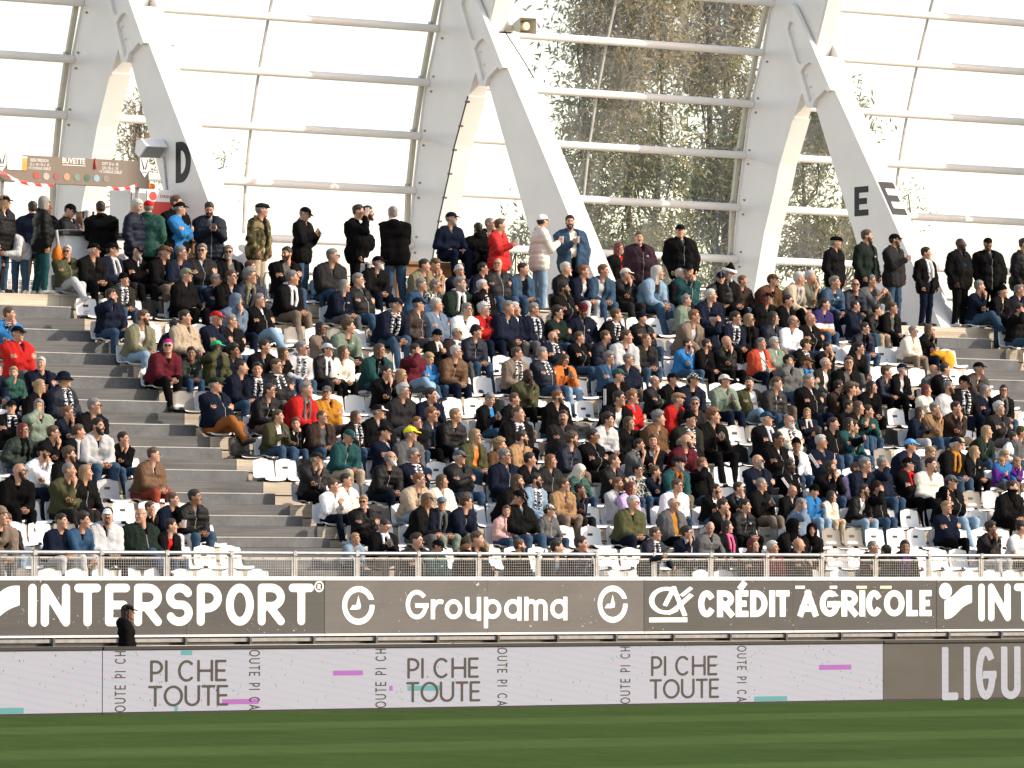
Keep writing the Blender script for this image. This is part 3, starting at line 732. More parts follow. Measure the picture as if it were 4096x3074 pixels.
# ---------------------------------------------------------------- glazed wall: tubes, panes, mullions
PUR = [(18.85, 17.5), (19.35, 16.52), (19.80, 15.50), (20.23, 14.47), (20.61, 13.43), (20.96, 12.34), (21.24, 11.25), (21.44, 10.13), (21.51, 9.01), (21.58, 7.95)]
bayname = ['far left', 'left', 'middle', 'right', 'far right']
for bi in range(-1, 4):
    xa, xb = FX1 + bi * FD + .45, FX1 + (bi + 1) * FD
    w = empty('glazed_wall', ((xa + xb) / 2, 21.6, ZF)); tag(w, {-1: 'tall glazed bay of white tubes, left of the frame lettered D', 0: 'tall glazed bay of white tubes, right of the frame lettered D', 1: 'tall glazed bay with large tree seen behind its clear panes',
        2: 'tall glazed bay of white tubes, right of the frame lettered E', 3: 'tall glazed bay beyond the right edge of the picture'}[bi], 'glazed wall', 'glazed bays of the rear wall')
    def add(mb, nm, mt, smooth=False): o = mb.build(nm, mt, w, smooth); o.location = -w.location; return o
    for (y, z) in PUR[:-1]:
        add(MB().tube((xa - .02, y, z), (xb + .03, y, z), .083, 16), 'purlin_tube', M['purlin'], True)
        for xe in (xa + .03, xb - .10): add(MB().box(xe, xe + .07, y + .06, y + .16, z + .10, z + .15), 'clip', M['galv'])
    for i in range(len(PUR) - 1):
        (y1, z1), (y0, z0) = PUR[i], PUR[i + 1]; n = 2
        for s in range(n):
            u0, u1 = xa - .3 + (xb - xa + .6) * s / n + .02, xa - .3 + (xb - xa + .6) * (s + 1) / n - .02
            o = 0.13
            add(MB().add([(u0, y0 + o, z0 + .012), (u1, y0 + o, z0 + .012), (u1, y1 + o, z1 - .012), (u0, y1 + o, z1 - .012)], [(0, 1, 2, 3)]), 'glass_pane', M['glass'])
        xm = (xa + xb) / 2
        add(MB().add([(xm + a, y + o2, z) for (y, z) in ((y0, z0), (y1, z1)) for a, o2 in ((-.022, .11), (.022, .11), (.022, .15), (-.022, .15))], [(0, 1, 5, 4), (1, 2, 6, 5), (2, 3, 7, 6), (3, 0, 4, 7)]), 'mullion', M['mullion'])
    e = MB()
    for i in range(len(PUR) - 1):
        (y1, z1), (y0, z0) = PUR[i], PUR[i + 1]
        for xe in (xa - .05, xb - .02):
            e.add([(xe + a, y + o2, z) for (y, z) in ((y0, z0), (y1, z1)) for a, o2 in ((-.05, .10), (.05, .10), (.05, .18), (-.05, .18))], [(0, 1, 5, 4), (1, 2, 6, 5), (2, 3, 7, 6), (3, 0, 4, 7)])
    add(e, 'edge_profile', M['cream_plastic'])
    # low mesh fence inside the glass
    fz0, fz1, fy = 7.30, 8.28, 20.9
    f = empty('mesh_fence', ((xa + xb) / 2, fy, ZF)); tag(f, {-1: 'white mesh fence at the back of the drinks stand', 0: 'white mesh fence at the back between first and second frames', 1: 'white mesh fence at the back under the tree panes', 2: 'white mesh fence at the back of the right bay', 3: 'white mesh fence beyond the right edge'}[bi], 'fence', 'mesh fences along the back of the concourse')
    def addf(mb, nm, mt, smooth=False): o = mb.build(nm, mt, f, smooth); o.location = -f.location; return o
    addf(MB().tube((xa + .1, fy, fz1), (xb - .1, fy, fz1), .03, 8), 'top_rail', M['galv'], True)
    addf(MB().tube((xa + .1, fy, fz0 + .05), (xb - .1, fy, fz0 + .05), .02, 8), 'bottom_rail', M['galv'], True)
    for s in range(5):
        xs = xa + .2 + (xb - xa - .4) * s / 4; addf(MB().tube((xs, fy, ZF), (xs, fy, fz1), .035, 8), 'post', M['galv'], True)
    wm = MB(); zz = fz0 + .1
    while zz < fz1 - .03: wm.box(xa + .2, xb - .2, fy + .03, fy + .035, zz - .004, zz + .004); zz += .085
    xx = xa + .25
    while xx < xb - .2: wm.box(xx - .004, xx + .004, fy + .036, fy + .041, fz0 + .05, fz1 - .03); xx += .085
    o = addf(wm, 'wire_mesh', M['white_paint']); o['kind'] = 'stuff'
# lower solid upstand behind the fence
MB().box(FX1 - FD, FX1 + 4 * FD, 21.55, 21.70, ZF, 7.98).build('parapet', M['floor'], terrace)

# ---------------------------------------------------------------- small fittings on the frames
def px(u, y, Y): return un(u, y, 1, Y)
hx = FX1 + FD
hr = empty('horn_loudspeaker', (hx + .55, 17.75, 13.15)); tag(hr, 'cream square horn loudspeaker beside the middle frame bracket', 'loudspeaker')
def horn():
    c = un(2062, 108, 1, 17.6); cx, cz = c[0], c[2]
    def a(mb, nm, mt, sm=False): o = mb.build(nm, mt, hr, sm); o.location = -hr.location; return o
    v = []; 
    for yy, wd, ht in ((17.30, .20, .16), (17.75, .07, .07)):
        v += [(cx + .10 - wd + (.02 if yy > 17.5 else 0), yy, cz - ht), (cx + .10 + wd, yy, cz - ht), (cx + .10 + wd, yy, cz + ht), (cx + .10 - wd, yy, cz + ht)]
    a(MB().add(v, [(4, 5, 1, 0), (5, 6, 2, 1), (6, 7, 3, 2), (7, 4, 0, 3), (4, 7, 6, 5)]), 'bell', M['cream_plastic'])
    a(MB().tube((cx + .10, 17.36, cz), (cx + .10, 17.70, cz), .085, 16), 'phase_plug', M['cream_plastic'], True)
    a(MB().box(cx - .22, cx + .05, 17.80, 17.86, cz - .12, cz - .09), 'bracket', M['dark_metal'])
    a(MB().tube((cx + .09, 17.75, cz), (cx + .09, 18.0, cz), .07, 12), 'driver', M['cream_plastic'], True)
    pts = [(cx - .05, 17.85, cz - .12), (cx + .02, 17.7, cz - .35), (cx + .14, 17.45, cz - .75), (cx + .2, 17.25, cz - 1.05)]
    a(MB().path(pts, .012, 6), 'cable', M['dark_metal'], True)
horn()
# cable clipped up the inner edge of the middle frame
cb = empty('conduit', (hx, 20.0, ZF)); tag(cb, 'thin dark cable clipped up the middle white column', 'cable')
pts = [(hx - .02, y - .07, z) for y, z in RIBR[5:]]; 
o = MB().path(pts, .016, 6).build('cable', M['dark_metal'], cb, True); o.location = -cb.location
for y, z in [(np.interp(z, [p[1] for p in RIBR[5:]][::-1], [p[0] for p in RIBR[5:]][::-1]), z) for z in np.arange(8.0, 11.9, .48)]:
    o = MB().box(hx - .035, hx + .04, y - .11, y - .04, z - .02, z + .02).build('clip', M['dark_metal'], cb); o.location = -cb.location
# floodlight on the lettered D leg
fl = empty('floodlight', (FX1 - .3, 17.2, 10.5)); tag(fl, 'white floodlight with tilted lamp head beside the letter D', 'floodlight')
def flood():
    c = un(597, 585, 0, FX1 - .35)
    def a(mb, nm, mt, sm=False): o = mb.build(nm, mt, fl, sm); o.location = -fl.location; return o
    cy, cz = c[1], c[2]; x0 = FX1 - .55
    a(MB().prism_x([(cy - .20, cz - .02), (cy + .06, cz - .22), (cy + .20, cz - .12), (cy + .16, cz + .10), (cy - .02, cz + .14)], x0, x0 + .5), 'housing', M['white_paint'])
    a(MB().add([(x0 + .03, cy - .190, cz - .036), (x0 + .47, cy - .190, cz - .036), (x0 + .47, cy + .045, cz - .216), (x0 + .03, cy + .045, cz - .216)], [(3, 2, 1, 0)]), 'lamp_glass', M['grey_plastic'])
    a(MB().box(x0 + .5, x0 + .56, cy - .05, cy + .05, cz - .06, cz + .02), 'bracket', M['cream_plastic'])
    a(MB().path([(FX1 - .05, cy - .05, cz - .2), (FX1 - .04, cy - .15, cz - .9), (FX1 - .04, cy - .35, cz - 1.9)], .018, 6), 'cable', M['galv'], True)
flood()

# ---------------------------------------------------------------- drinks stand on the left
YS = 16.4
def vx(u, y, Y=YS): return un(u, y, 1, Y)
sg = empty('drinks_sign', (1.2, YS, 9.5)); tag(sg, 'long brown sign board listing drinks and prices above the bar', 'sign')
A = vx(-260, 660); B_ = vx(596, 702); zt = vx(300, 632)[2]; zt2 = vx(596, 648)[2]; zb = vx(300, 745)[2]
def sa(mb, nm, mt, sm=False): o = mb.build(nm, mt, sg, sm); o.location = -sg.location; return o
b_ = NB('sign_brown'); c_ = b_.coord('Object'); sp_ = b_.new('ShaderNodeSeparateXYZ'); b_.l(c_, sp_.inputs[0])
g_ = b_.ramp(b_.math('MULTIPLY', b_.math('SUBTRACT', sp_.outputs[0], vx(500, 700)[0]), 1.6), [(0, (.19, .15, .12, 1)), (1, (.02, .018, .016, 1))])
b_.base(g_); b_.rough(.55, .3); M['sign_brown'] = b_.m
sz1, sz0 = vx(0, 616)[2], vx(0, 726)[2]
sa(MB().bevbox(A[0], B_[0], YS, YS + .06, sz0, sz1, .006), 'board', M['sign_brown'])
M['sign_white'] = m_plain('sign_white_print', (.72, .69, .64, 1), .5, .3, .05)
def st(txt, u0, u1, y0, y1, bold=.0, mt='sign_white'):
    o = flat_text(txt, vx(u0, 680)[0], vx(u1, 680)[0], vx((u0 + u1) / 2, y1)[2], vx((u0 + u1) / 2, y0)[2], YS - .004, M[mt], sg, bold); o.location = -sg.location
st('BIERE PRESSION', 121, 193, 636, 649, .012); st('25 cl : 4€ / 50 cl : 6€', 119, 197, 653, 665, .012); st('+1€ CONSIGNE GOBELET', 112, 204, 668, 680, .012)
st('BUVETTE', 249, 340, 633, 656, .03); st('SOFT 50 cl : 4€', 407, 474, 650, 663, .012); st('EAU 50 cl : 2€', 409, 473, 667, 680, .012); st('+1€ CONSIGNE GOBELET', 395, 488, 682, 695, .012)
sa(MB().box(vx(249, 662)[0], vx(342, 662)[0], YS - .004, YS, vx(295, 664)[2], vx(295, 661)[2]), 'underline', M['sign_white'])
for u, yy, col in ((145, 702, (.38, .07, .06, 1)), (185, 706, (.42, .36, .33, 1)), (226, 706, (.27, .09, .10, 1)), (267, 708, (.50, .26, .16, 1)), (308, 710, (.17, .25, .18, 1)), (349, 712, (.06, .14, .09, 1)), (386, 714, (.24, .36, .44, 1)), (425, 716, (.24, .20, .17, 1))):
    c = vx(u, yy); mt = m_plain('sign_disc', col, .5, .3, .1)
    sa(MB().tube((c[0], YS - .006, c[2]), (c[0], YS - .001, c[2]), .068, 18), 'drink_badge', mt)
c = vx(98, 652); sa(MB().bevbox(c[0] - .055, c[0] + .055, YS - .012, YS - .002, c[2] - .15, c[2] + .08, .01), 'beer_glass_picture', m_plain('beer_picture', (.6, .35, .08, 1), .5, .3, .2)); sa(MB().bevbox(c[0] - .06, c[0] + .06, YS - .013, YS - .002, c[2] + .081, c[2] + .12, .01), 'beer_foam_picture', M['sign_white'])
c = vx(58, 650); sa(MB().box(c[0] - .16, c[0] + .16, YS - .012, YS - .002, c[2] - .14, c[2] + .14), 'price_card', M['white_paint'])
c = vx(380, 652); sa(MB().lathe([(.012, -.12), (.026, -.10), (.026, -.02), (.012, .04), (.010, .09)], 10, (c[0], YS - .01, c[2])), 'bottle_picture', M['red_plastic'], True)
def shield(u, yy):
    c = vx(u, yy)
    o1 = sa(MB().prism_y([(c[0] - .10, c[2] + .18), (c[0] + .10, c[2] + .18), (c[0] + .10, c[2] - .05), (c[0], c[2] - .19), (c[0] - .10, c[2] - .05)], YS - .010, YS - .001), 'club_shield', M['white_paint'])
    sa(MB().prism_y([(c[0] - .085, c[2] + .165), (c[0] - .07, c[2] + .165), (c[0] + .0, c[2] - .02), (c[0] - .02, c[2] - .06)], YS - .014, YS - .0105), 'shield_beast', M['black_paint'])
    sa(MB().prism_y([(c[0] + .085, c[2] + .165), (c[0] + .07, c[2] + .165), (c[0] + .01, c[2] - .02), (c[0] + .03, c[2] - .06)], YS - .014, YS - .0105), 'shield_beast', M['black_paint'])
    sa(MB().box(c[0] - .05, c[0] + .05, YS - .014, YS - .0105, c[2] - .10, c[2] - .085), 'shield_scroll', M['black_paint'])
shield(577, 671); shield(6, 648)
for u in (20, 560):
    c = vx(u, 700); sa(MB().tube((c[0], YS + .1, ZF), (c[0], YS + .1, sz1), .04, 8), 'post', M['galv'], True)
# red and white tape hanging from the sign
tp = empty('barrier_tape', (1.0, YS - .1, 9.2)); tag(tp, 'red and white barrier tape sagging along the sign board', 'tape')
b_ = NB('tape'); w_ = b_.new('ShaderNodeTexWave', bands_direction='DIAGONAL'); w_.inputs['Scale'].default_value = 2.2; b_.l(b_.coord('Object'), w_.inputs[0])
b_.base(b_.ramp(w_.outputs['Fac'], [(.45, (.62, .05, .05, 1)), (.55, (.78, .70, .68, 1))])); b_.rough(.5, .3)
for seq in (((-40, 660), (0, 686), (60, 720), (110, 736), (170, 742), (215, 742)), ((430, 752), (480, 757), (520, 752), (548, 740))):
    mb = MB(); P = [vx(u, y_, YS - .08) for u, y_ in seq]
    for i in range(len(P) - 1):
        a, b2 = P[i], P[i + 1]; mb.add([a + [0, .0, -.035], b2 + [0, .01, -.03], b2 + [0, 0, .03], a + [0, .012, .03]], [(0, 1, 2, 3)])
    o = mb.build('tape_strip', b_.m, tp); o.location = -tp.location
# bar counter with black top and beer taps
YC = 15.75
ct = empty('bar_counter', (2.0, YC, ZF)); tag(ct, 'white bar counter with black top and two beer taps', 'counter')
def ca_(mb, nm, mt, sm=False): o = mb.build(nm, mt, ct, sm); o.location = -ct.location; return o
xa, xb = un(262, 1000, 1, YC)[0], un(520, 1000, 1, YC)[0]; zc = un(400, 930, 1, YC)[2]
ca_(MB().bevbox(xa, xb, YC, YC + .7, ZF, zc - .08, .01), 'counter_body', M['white_paint'])
ca_(MB().bevbox(xa - .12, xb + .1, YC - .08, YC + .78, zc - .079, zc, .01), 'counter_top', M['black'])
ca_(MB().bevbox(xa + .02, xa + .5, YC - .02, YC + .3, zc + .001, zc + .035, .008), 'drip_tray', M['galv'])
for u in (333, 372):
    c = un(u, 880, 1, YC + .25); ca_(MB().tube((c[0], YC + .25, zc + .03), (c[0], YC + .25, zc + .26), .02, 8), 'tap_body', M['galv'], True); ca_(MB().tube((c[0], YC + .25, zc + .26), (c[0], YC + .24, zc + .40), .014, 8, .026), 'tap_handle', M['black'], True)
c = un(348, 860, 1, YC + .3); ca_(MB().tube((c[0], YC + .3, zc + .002), (c[0], YC + .3, zc + .42), .05, 14), 'tap_column', M['galv'], True)
# fridge with red and white header
YF = 16.9
fr = empty('drinks_fridge', (3.0, YF, ZF)); tag(fr, 'tall drinks fridge with red and white header behind the green jacket', 'fridge')
def fa(mb, nm, mt, sm=False): o = mb.build(nm, mt, fr, sm); o.location = -fr.location; return o
f0, f1, f2 = un(522, 800, 1, YF)[0], un(588, 800, 1, YF)[0], un(697, 800, 1, YF)[0]; zt_ = un(600, 757, 1, YF)[2]
fa(MB().bevbox(f0, f2, YF + .02, YF + .75, ZF, zt_, .015), 'cabinet', M['white_paint'])
fa(MB().box(f0 + .03, f1 - .02, YF + .0, YF + .018, ZF + .2, zt_ - .08), 'glass_door', M['grey_plastic'])
zr = un(640, 808, 1, YF)[2]
fa(MB().box(f1 + .01, f2 - .01, YF + .0, YF + .018, zr, zt_ - .02), 'header', M['white_paint']); fa(MB().box(f1 + .01, f2 - .01, YF + .0, YF + .018, ZF + .2, zr - .004), 'red_panel', M['red_plastic'])
c = un(612, 785, 1, YF); fa(MB().tube((c[0], YF - .006, c[2]), (c[0], YF - .001, c[2]), .085, 20), 'red_badge', M['red_plastic'])
o = flat_text('DRINK', un(640, 780, 1, YF)[0], un(695, 780, 1, YF)[0], c[2] - .03, c[2] + .03, YF - .004, M['red_plastic'], fr, .01); o.location = -fr.location
pk = empty('toy_pumpkin', tuple(un(594, 750, 1, YF + .3))); pk.location.z = zt_; tag(pk, 'small orange toy pumpkin on top of the drinks fridge', 'pumpkin')
mb = MB()
for k in range(7):
    a = k * 2 * pi / 7; n_ = 8
    mb.lathe([(.012, 0), (.055, .02), (.07, .07), (.055, .115), (.012, .13)], 8, (.065 * cos(a), .065 * sin(a), 0))
mb.build('flesh', M['orange'], pk, True); MB().tube((0, 0, .12), (.01, 0, .17), .014, 6).build('stalk', M['black'], pk)
# wooden ledges people lean and sit on
def ledge(u0, u1, y, Y, label, h=None):
    a, b2 = un(u0, y, 1, Y), un(u1, y, 1, Y); z = (a[2] + b2[2]) / 2
    r = empty('wooden_ledge', ((a[0] + b2[0]) / 2, Y, ZF)); tag(r, label, 'ledge')
    def ad(mb, nm): o = mb.build(nm, M['wood'], r); o.location = -r.location
    ad(MB().bevbox(a[0], b2[0], Y, Y + .45, z - .07, z, .008), 'top_board'); ad(MB().bevbox(a[0] + .05, b2[0] - .05, Y + .06, Y + .09, z - .30, z - .072, .006), 'apron_board')
    for xx in (a[0] + .06, b2[0] - .12): ad(MB().box(xx, xx + .07, Y + .1, Y + .34, ZF, z - .071), 'leg')
    return z
ledge(1590, 2040, 1052, 15.5, 'brown wooden ledge two men sit on beside the middle frame')
ledge(770, 950, 955, 15.8, 'narrow grey wooden shelf at the foot of the frame lettered D')

# ---------------------------------------------------------------- figure modelling: signed distances -> closed surface
def net(fn, lo, hi, h):
    lo = np.array(lo, float); n = np.ceil((np.array(hi) - lo) / h).astype(int) + 1
    g = np.stack(np.meshgrid(*[lo[i] + np.arange(n[i]) * h for i in range(3)], indexing='ij'), -1).astype(np.float32)
    D = fn(g.reshape(-1, 3)).reshape(n).astype(np.float32); S = D < 0
    c = S[:-1, :-1, :-1].astype(np.int8)
    offs = [(a, b, d) for a in (0, 1) for b in (0, 1) for d in (0, 1)]
    cnt = sum(S[a:n[0] - 1 + a, b:n[1] - 1 + b, d:n[2] - 1 + d].astype(np.int8) for a, b, d in offs)
    idx = np.argwhere((cnt > 0) & (cnt < 8))
    acc = np.zeros((len(idx), 3)); k = np.zeros(len(idx))
    val = {o: D[idx[:, 0] + o[0], idx[:, 1] + o[1], idx[:, 2] + o[2]] for o in offs}
    for o in offs:
        for ax in range(3):
            if o[ax] == 0:
                p = list(o); p[ax] = 1; p = tuple(p); a, b = val[o], val[p]; x = (a < 0) != (b < 0)
                t = np.where(x, a / np.where(x, a - b, 1), 0); pos = np.tile(np.array(o, float), (len(idx), 1)); pos[:, ax] += t
                acc += np.where(x[:, None], pos, 0); k += x
    V = lo + h * (idx + acc / k[:, None])
    vid = np.full(n - 1, -1, np.int64); vid[tuple(idx.T)] = np.arange(len(idx))
    F = []
    for ax in range(3):
        o1, o2 = (ax + 1) % 3, (ax + 2) % 3
        sl = [slice(None)] * 3; sl[ax] = slice(0, n[ax] - 1); sh = list(sl); sh[ax] = slice(1, n[ax])
        e = np.argwhere(S[tuple(sl)] != S[tuple(sh)])
        e = e[(e[:, o1] > 0) & (e[:, o2] > 0) & (e[:, o1] < n[o1] - 1) & (e[:, o2] < n[o2] - 1)]
        ins = S[tuple(e.T)]
        q = []
        for d1, d2 in ((-1, -1), (0, -1), (0, 0), (-1, 0)):
            p = e.copy(); p[:, o1] += d1; p[:, o2] += d2; q.append(vid[tuple(p.T)])
        q = np.stack(q, 1); q[~ins] = q[~ins][:, ::-1]; F.append(q)
    return V.astype(np.float32), np.concatenate(F)
def rc(P, a, b, ra, rb):
    a = np.asarray(a, np.float32); ba = np.asarray(b, np.float32) - a
    t = np.clip((P - a) @ ba / max(float(ba @ ba), 1e-8), 0, 1)
    return np.sqrt(((P - a - t[:, None] * ba) ** 2).sum(1)) - (ra + (rb - ra) * t)
def ell(P, c, r):
    q = (P - np.asarray(c, np.float32)) / np.asarray(r, np.float32); k = np.sqrt((q * q).sum(1)); return (k - 1) * min(r)
def smin(a, b, k):
    h = np.clip(.5 + .5 * (b - a) / k, 0, 1); return b * (1 - h) + a * h - k * h * (1 - h)
V3 = lambda *a: np.array(a, float)

def ik(S, T, a, b, pole):
    d = T - S; L = np.linalg.norm(d); dh = d / L; L = min(L, a + b - .004)
    x = (a * a - b * b + L * L) / (2 * L); h = math.sqrt(max(a * a - x * x, 1e-6)); p = pole - (pole @ dh) * dh; p /= np.linalg.norm(p)
    return S + dh * x + p * h, S + dh * L
LEAN = dict(pe=27, pr=9, ph=1, pk=19, pt=6, px=3, pc=13, pf=11, pm=13, pb=20, pu=7, ppoint=6, pclap=5, plean=34, po=0, pd=0, pg=0, pbend=62)
def joints(pose, seed, stand, legx):
    r = random.Random('%s%d%d' % (pose, seed, stand)); u = r.uniform
    th = radians(LEAN.get(pose, 6) * (.35 if stand and pose != 'pbend' else 1) + u(-3, 4)); sx = u(-.07, .07)
    J = {}; hip = V3(0, 0, .93 if stand else .11); up = V3(sx, -sin(th), cos(th)); up /= np.linalg.norm(up)
    J['hip'], J['up'] = hip, up; N = hip + up * .535; J['N'] = N; fwd = V3(0, -cos(th), -sin(th)); J['fwd'] = fwd
    J['head'] = N * np.array([1, 1.05, 1]) + V3(sx * .3, -.035 - .05 * sin(th), .168 - .03 * sin(th)); H = J['head']; c = hip + up * .29
    sh = {s: N + V3(.200 * s, .010, -.076 + u(-.015, .015)) for s in (-1, 1)}; J['S'] = sh
    if stand:
        T = {s: V3(.215 * s, -.09 + u(-.03, .03), .885) for s in (-1, 1)}; pole = {s: V3(1.0 * s, .9, 0) for s in (-1, 1)}
        low = {s: V3(.5 * s, .4, -1) for s in (-1, 1)}
        if pose == 'pd': T = {s: V3(.235 * s, -.04 + u(-.05, .03), .84) for s in (-1, 1)}
        if pose == 'pg': T[-1] = H + V3(-.035, -.17, -.10); pole[-1] = low[-1]
        if pose == 'pu': T[-1] = c + V3(-.06, -.30, .02); pole[-1] = low[-1]
        if pose == 'plean': T[1] = N + V3(.20, -.29, -.50); T[-1] = N + V3(-.05, -.26, -.30); pole = low
        if pose == 'pbend': T = {s: N + V3(.10 * s, -.30, -.36) for s in (-1, 1)}; pole = low
    else:
        T = {s: V3((.115 + u(-.02, .04)) * s, -.27 + u(-.05, .05), .215) for s in (-1, 1)}; pole = {s: V3(.7 * s, .5, -.8) for s in (-1, 1)}; low = pole
        if pose == 'pe': T = {s: V3(.035 * s + u(-.02, .02), -.47 + .015 * s, .10 + u(-.02, .04)) for s in (-1, 1)}
        if pose == 'pr': T[-1] = V3(-.02, -.24, .19); T[1] = V3(.16, -.33, .20)
        if pose == 'ph': T = {s: V3(.15 * s, -.17, .20) for s in (-1, 1)}; pole = {s: V3(1.0 * s, .6, -.3) for s in (-1, 1)}
        if pose == 'pk': T = {s: V3(.04 * s + u(-.02, .02), -.40 + .015 * s, .185) for s in (-1, 1)}
        if pose == 'plean': T = {-1: V3(-.10, -.52, .34), 1: V3(.16, -.66, .12)}
        if pose == 'pu': T[-1] = V3(-.10, -.36, .34)
        if pose == 'ppoint': T[1] = V3(.36, -.50, .52)
    if pose == 'px': T = {-1: c + V3(.105, -.185, .04 + u(-.02, .02)), 1: c + V3(-.105, -.165, -.005)}; pole = {s: V3(1.2 * s, .1, -.6) for s in (-1, 1)}
    if pose == 'pm': T = {s: c + V3(.055 * s, -.265, .02) for s in (-1, 1)}; pole = low
    if pose == 'pclap': T = {s: c + V3(.07 * s + .12, -.30, .16) for s in (-1, 1)}
    if pose == 'pc': T[-1] = H + V3(-.02 + u(-.02, .02), -.125, -.20); T[1] = c + V3(-.07, -.22, -.08)
    if pose == 'pf': T[-1] = H + V3(-.095, -.135, -.085)
    if pose == 'pb': T = {s: H + V3(.025 * s, -.14, -.20) for s in (-1, 1)}
    E = {}; Wr = {}
    for s in (-1, 1): E[s], Wr[s] = ik(sh[s], T[s], .285, .25, pole[s])
    J['E'], J['W'] = E, Wr
    J['HJ'] = {s: hip + V3(.088 * s, -.01, 0) for s in (-1, 1)}
    if stand:
        st = u(-.06, .06)
        J['K'] = {s: V3(.10 * s, -.02 + st * s * .5, .50) for s in (-1, 1)}; J['A'] = {s: V3((.115 + u(0, .03)) * s, .03 + st * s, .09) for s in (-1, 1)}
    else:
        w = u(.10, .17); J['K'] = {s: V3(w * s + u(-.02, .02), -.435, .135 + u(-.01, .02)) for s in (-1, 1)}
        J['A'] = {s: V3((w * .85 + u(-.04, .03)) * s, (-.47 if seed < 10 else -.33) + u(-.10, .08) * (1 if seed < 10 else .3), -.335) for s in (-1, 1)}
        if legx: J['K'][-1] = V3(-.03, -.43, .235); J['A'][-1] = V3(.10, -.60, -.09)
    J['T'] = {s: J['A'][s] + V3(.045 * s, -.165, -.05) for s in (-1, 1)}
    if legx and not stand: J['T'][-1] = J['A'][-1] + V3(.03, -.17, -.01)
    return J
def torso_sd(P, J, inf, fat):
    hip, up, N = J['hip'], J['up'], J['N']; X = V3(1, 0, 0)
    belly = hip + up * .17 + J['fwd'] * (.015 + .05 * fat); chest = hip + up * .375 + J['fwd'] * .005
    d = rc(P, belly - X * .085, belly + X * .085, .114 + inf + .045 * fat, .114 + inf + .045 * fat)
    d = smin(d, rc(P, chest - X * .112, chest + X * .112, .110 + inf + .02 * fat, .110 + inf + .02 * fat), .07)
    top = N - up * .035; return smin(d, rc(P, top - X * .125, top + X * .125, .060 + inf, .060 + inf), .05)
def body_groups(P, J, fat):
    hip = J['hip']; X = V3(1, 0, 0)
    leg = rc(P, hip - X * .082, hip + X * .082, .118 + .02 * fat, .118 + .02 * fat)
    shoe = np.full(len(P), 9.0, np.float32); arm = np.full(len(P), 9.0, np.float32)
    for s in (-1, 1):
        l = smin(rc(P, J['HJ'][s], J['K'][s], .100 + .012 * fat, .076), rc(P, J['K'][s], J['A'][s], .074, .060), .03)
        leg = smin(leg, l, .03)
        A, T = J['A'][s], J['T'][s]
        shoe = np.minimum(shoe, smin(rc(P, A + V3(0, .035, -.045), T, .044, .037), rc(P, A, A + V3(0, .02, -.05), .046, .046), .03))
        arm = np.minimum(arm, smin(rc(P, J['S'][s], J['E'][s], .052, .043), rc(P, J['E'][s], J['W'][s], .042, .029), .03))
    leg = leg + .004 * np.sin(P[:, 2] * 46 + P[:, 0] * 30) * np.sin(P[:, 1] * 37 + P[:, 0] * 11)
    tor = torso_sd(P, J, 0, fat)
    neck = rc(P, J['N'] + V3(0, .012, -.02), J['head'] + V3(0, .022, -.05), .055, .054)
    return [np.minimum(neck, arm), tor, leg, shoe]
def jacket_sd(P, J, style, fat, opn, stand, short=False):
    inf = {'p': .034, 's': .014, 't': .012, 'h': .026}.get(style, .028)
    hip, up, N = J['hip'], J['up'], J['N']; X = V3(1, 0, 0)
    s = (P - hip.astype(np.float32)) @ up.astype(np.float32)
    d = torso_sd(P, J, inf, fat)
    hem = hip - V3(0, 0, .10 if stand else .0)
    d = smin(d, rc(P, hip - X * .095, hip + X * .095, .124 + inf + .02 * fat, .124 + inf + .02 * fat), .05)
    if stand: d = smin(d, rc(P, hem - X * .08, hem + X * .08, .122 + inf, .122 + inf), .04)
    arm = np.full(len(P), 9.0, np.float32)
    for k in (-1, 1):
        a = rc(P, J['S'][k], J['E'][k], .062 + inf, .050 + inf)
        if not short:
            Wc = J['E'][k] + (J['W'][k] - J['E'][k]) * .94
            a = smin(a, rc(P, J['E'][k], Wc, .047 + inf, .036 + inf * .8), .03)
        else: a = np.maximum(a, (P - (J['S'][k] * .25 + J['E'][k] * .75).astype(np.float32)) @ ((J['E'][k] - J['S'][k]) / .285).astype(np.float32))
        if style == 'p':
            t = np.linalg.norm(P - J['S'][k].astype(np.float32), axis=1); a = a + .012 * (1 - np.abs(np.sin(pi * t / .088))) 
        arm = np.minimum(arm, a)
    if style == 'p': d = d + .015 * (1 - np.abs(np.sin(pi * s / .092)))
    d = smin(d, arm, .035)
    # folds
    f1 = np.sin(P @ np.array([31, 9, 44], np.float32) + 3 * np.sin(P[:, 2] * 9)); f2 = np.sin(P @ np.array([-23, 37, 29], np.float32) + 2 * np.sin(P[:, 0] * 13))
    d = d + (.010 if style != 'p' else .003) * f1 * f2 * (.6 if style in 'st' else 1)
    # collar ring
    C = (N + V3(0, .022, .012)).astype(np.float32); q = P - C; ax = np.array([0, -.35, .94], np.float32); hz = q @ ax
    rad = np.sqrt(np.maximum((q * q).sum(1) - hz * hz, 0)); ch = {'s': .012, 't': .008, 'h': .030}.get(style, .040)
    ring = np.maximum(np.abs(rad - .074) - .017, np.abs(hz - ch * .4) - ch)
    d = smin(d, ring, .015)
    if style == 'h': d = smin(d, ell(P, N + V3(0, .095, -.01), (.115, .065, .085)), .03)
    low = (.02 if not stand else -.20) - s
    d = np.maximum(d, low)
    front = (P - (hip + up * .25).astype(np.float32)) @ J['fwd'].astype(np.float32)
    w = np.clip((s - .40) / .16, 0, 1) * .042 if not opn else np.clip(.050 + (s - .2) * .05, .02, .09)
    cut = np.maximum(np.abs(P[:, 0]) - w, .03 - front)
    return np.maximum(d, -cut) if style not in 't' else d
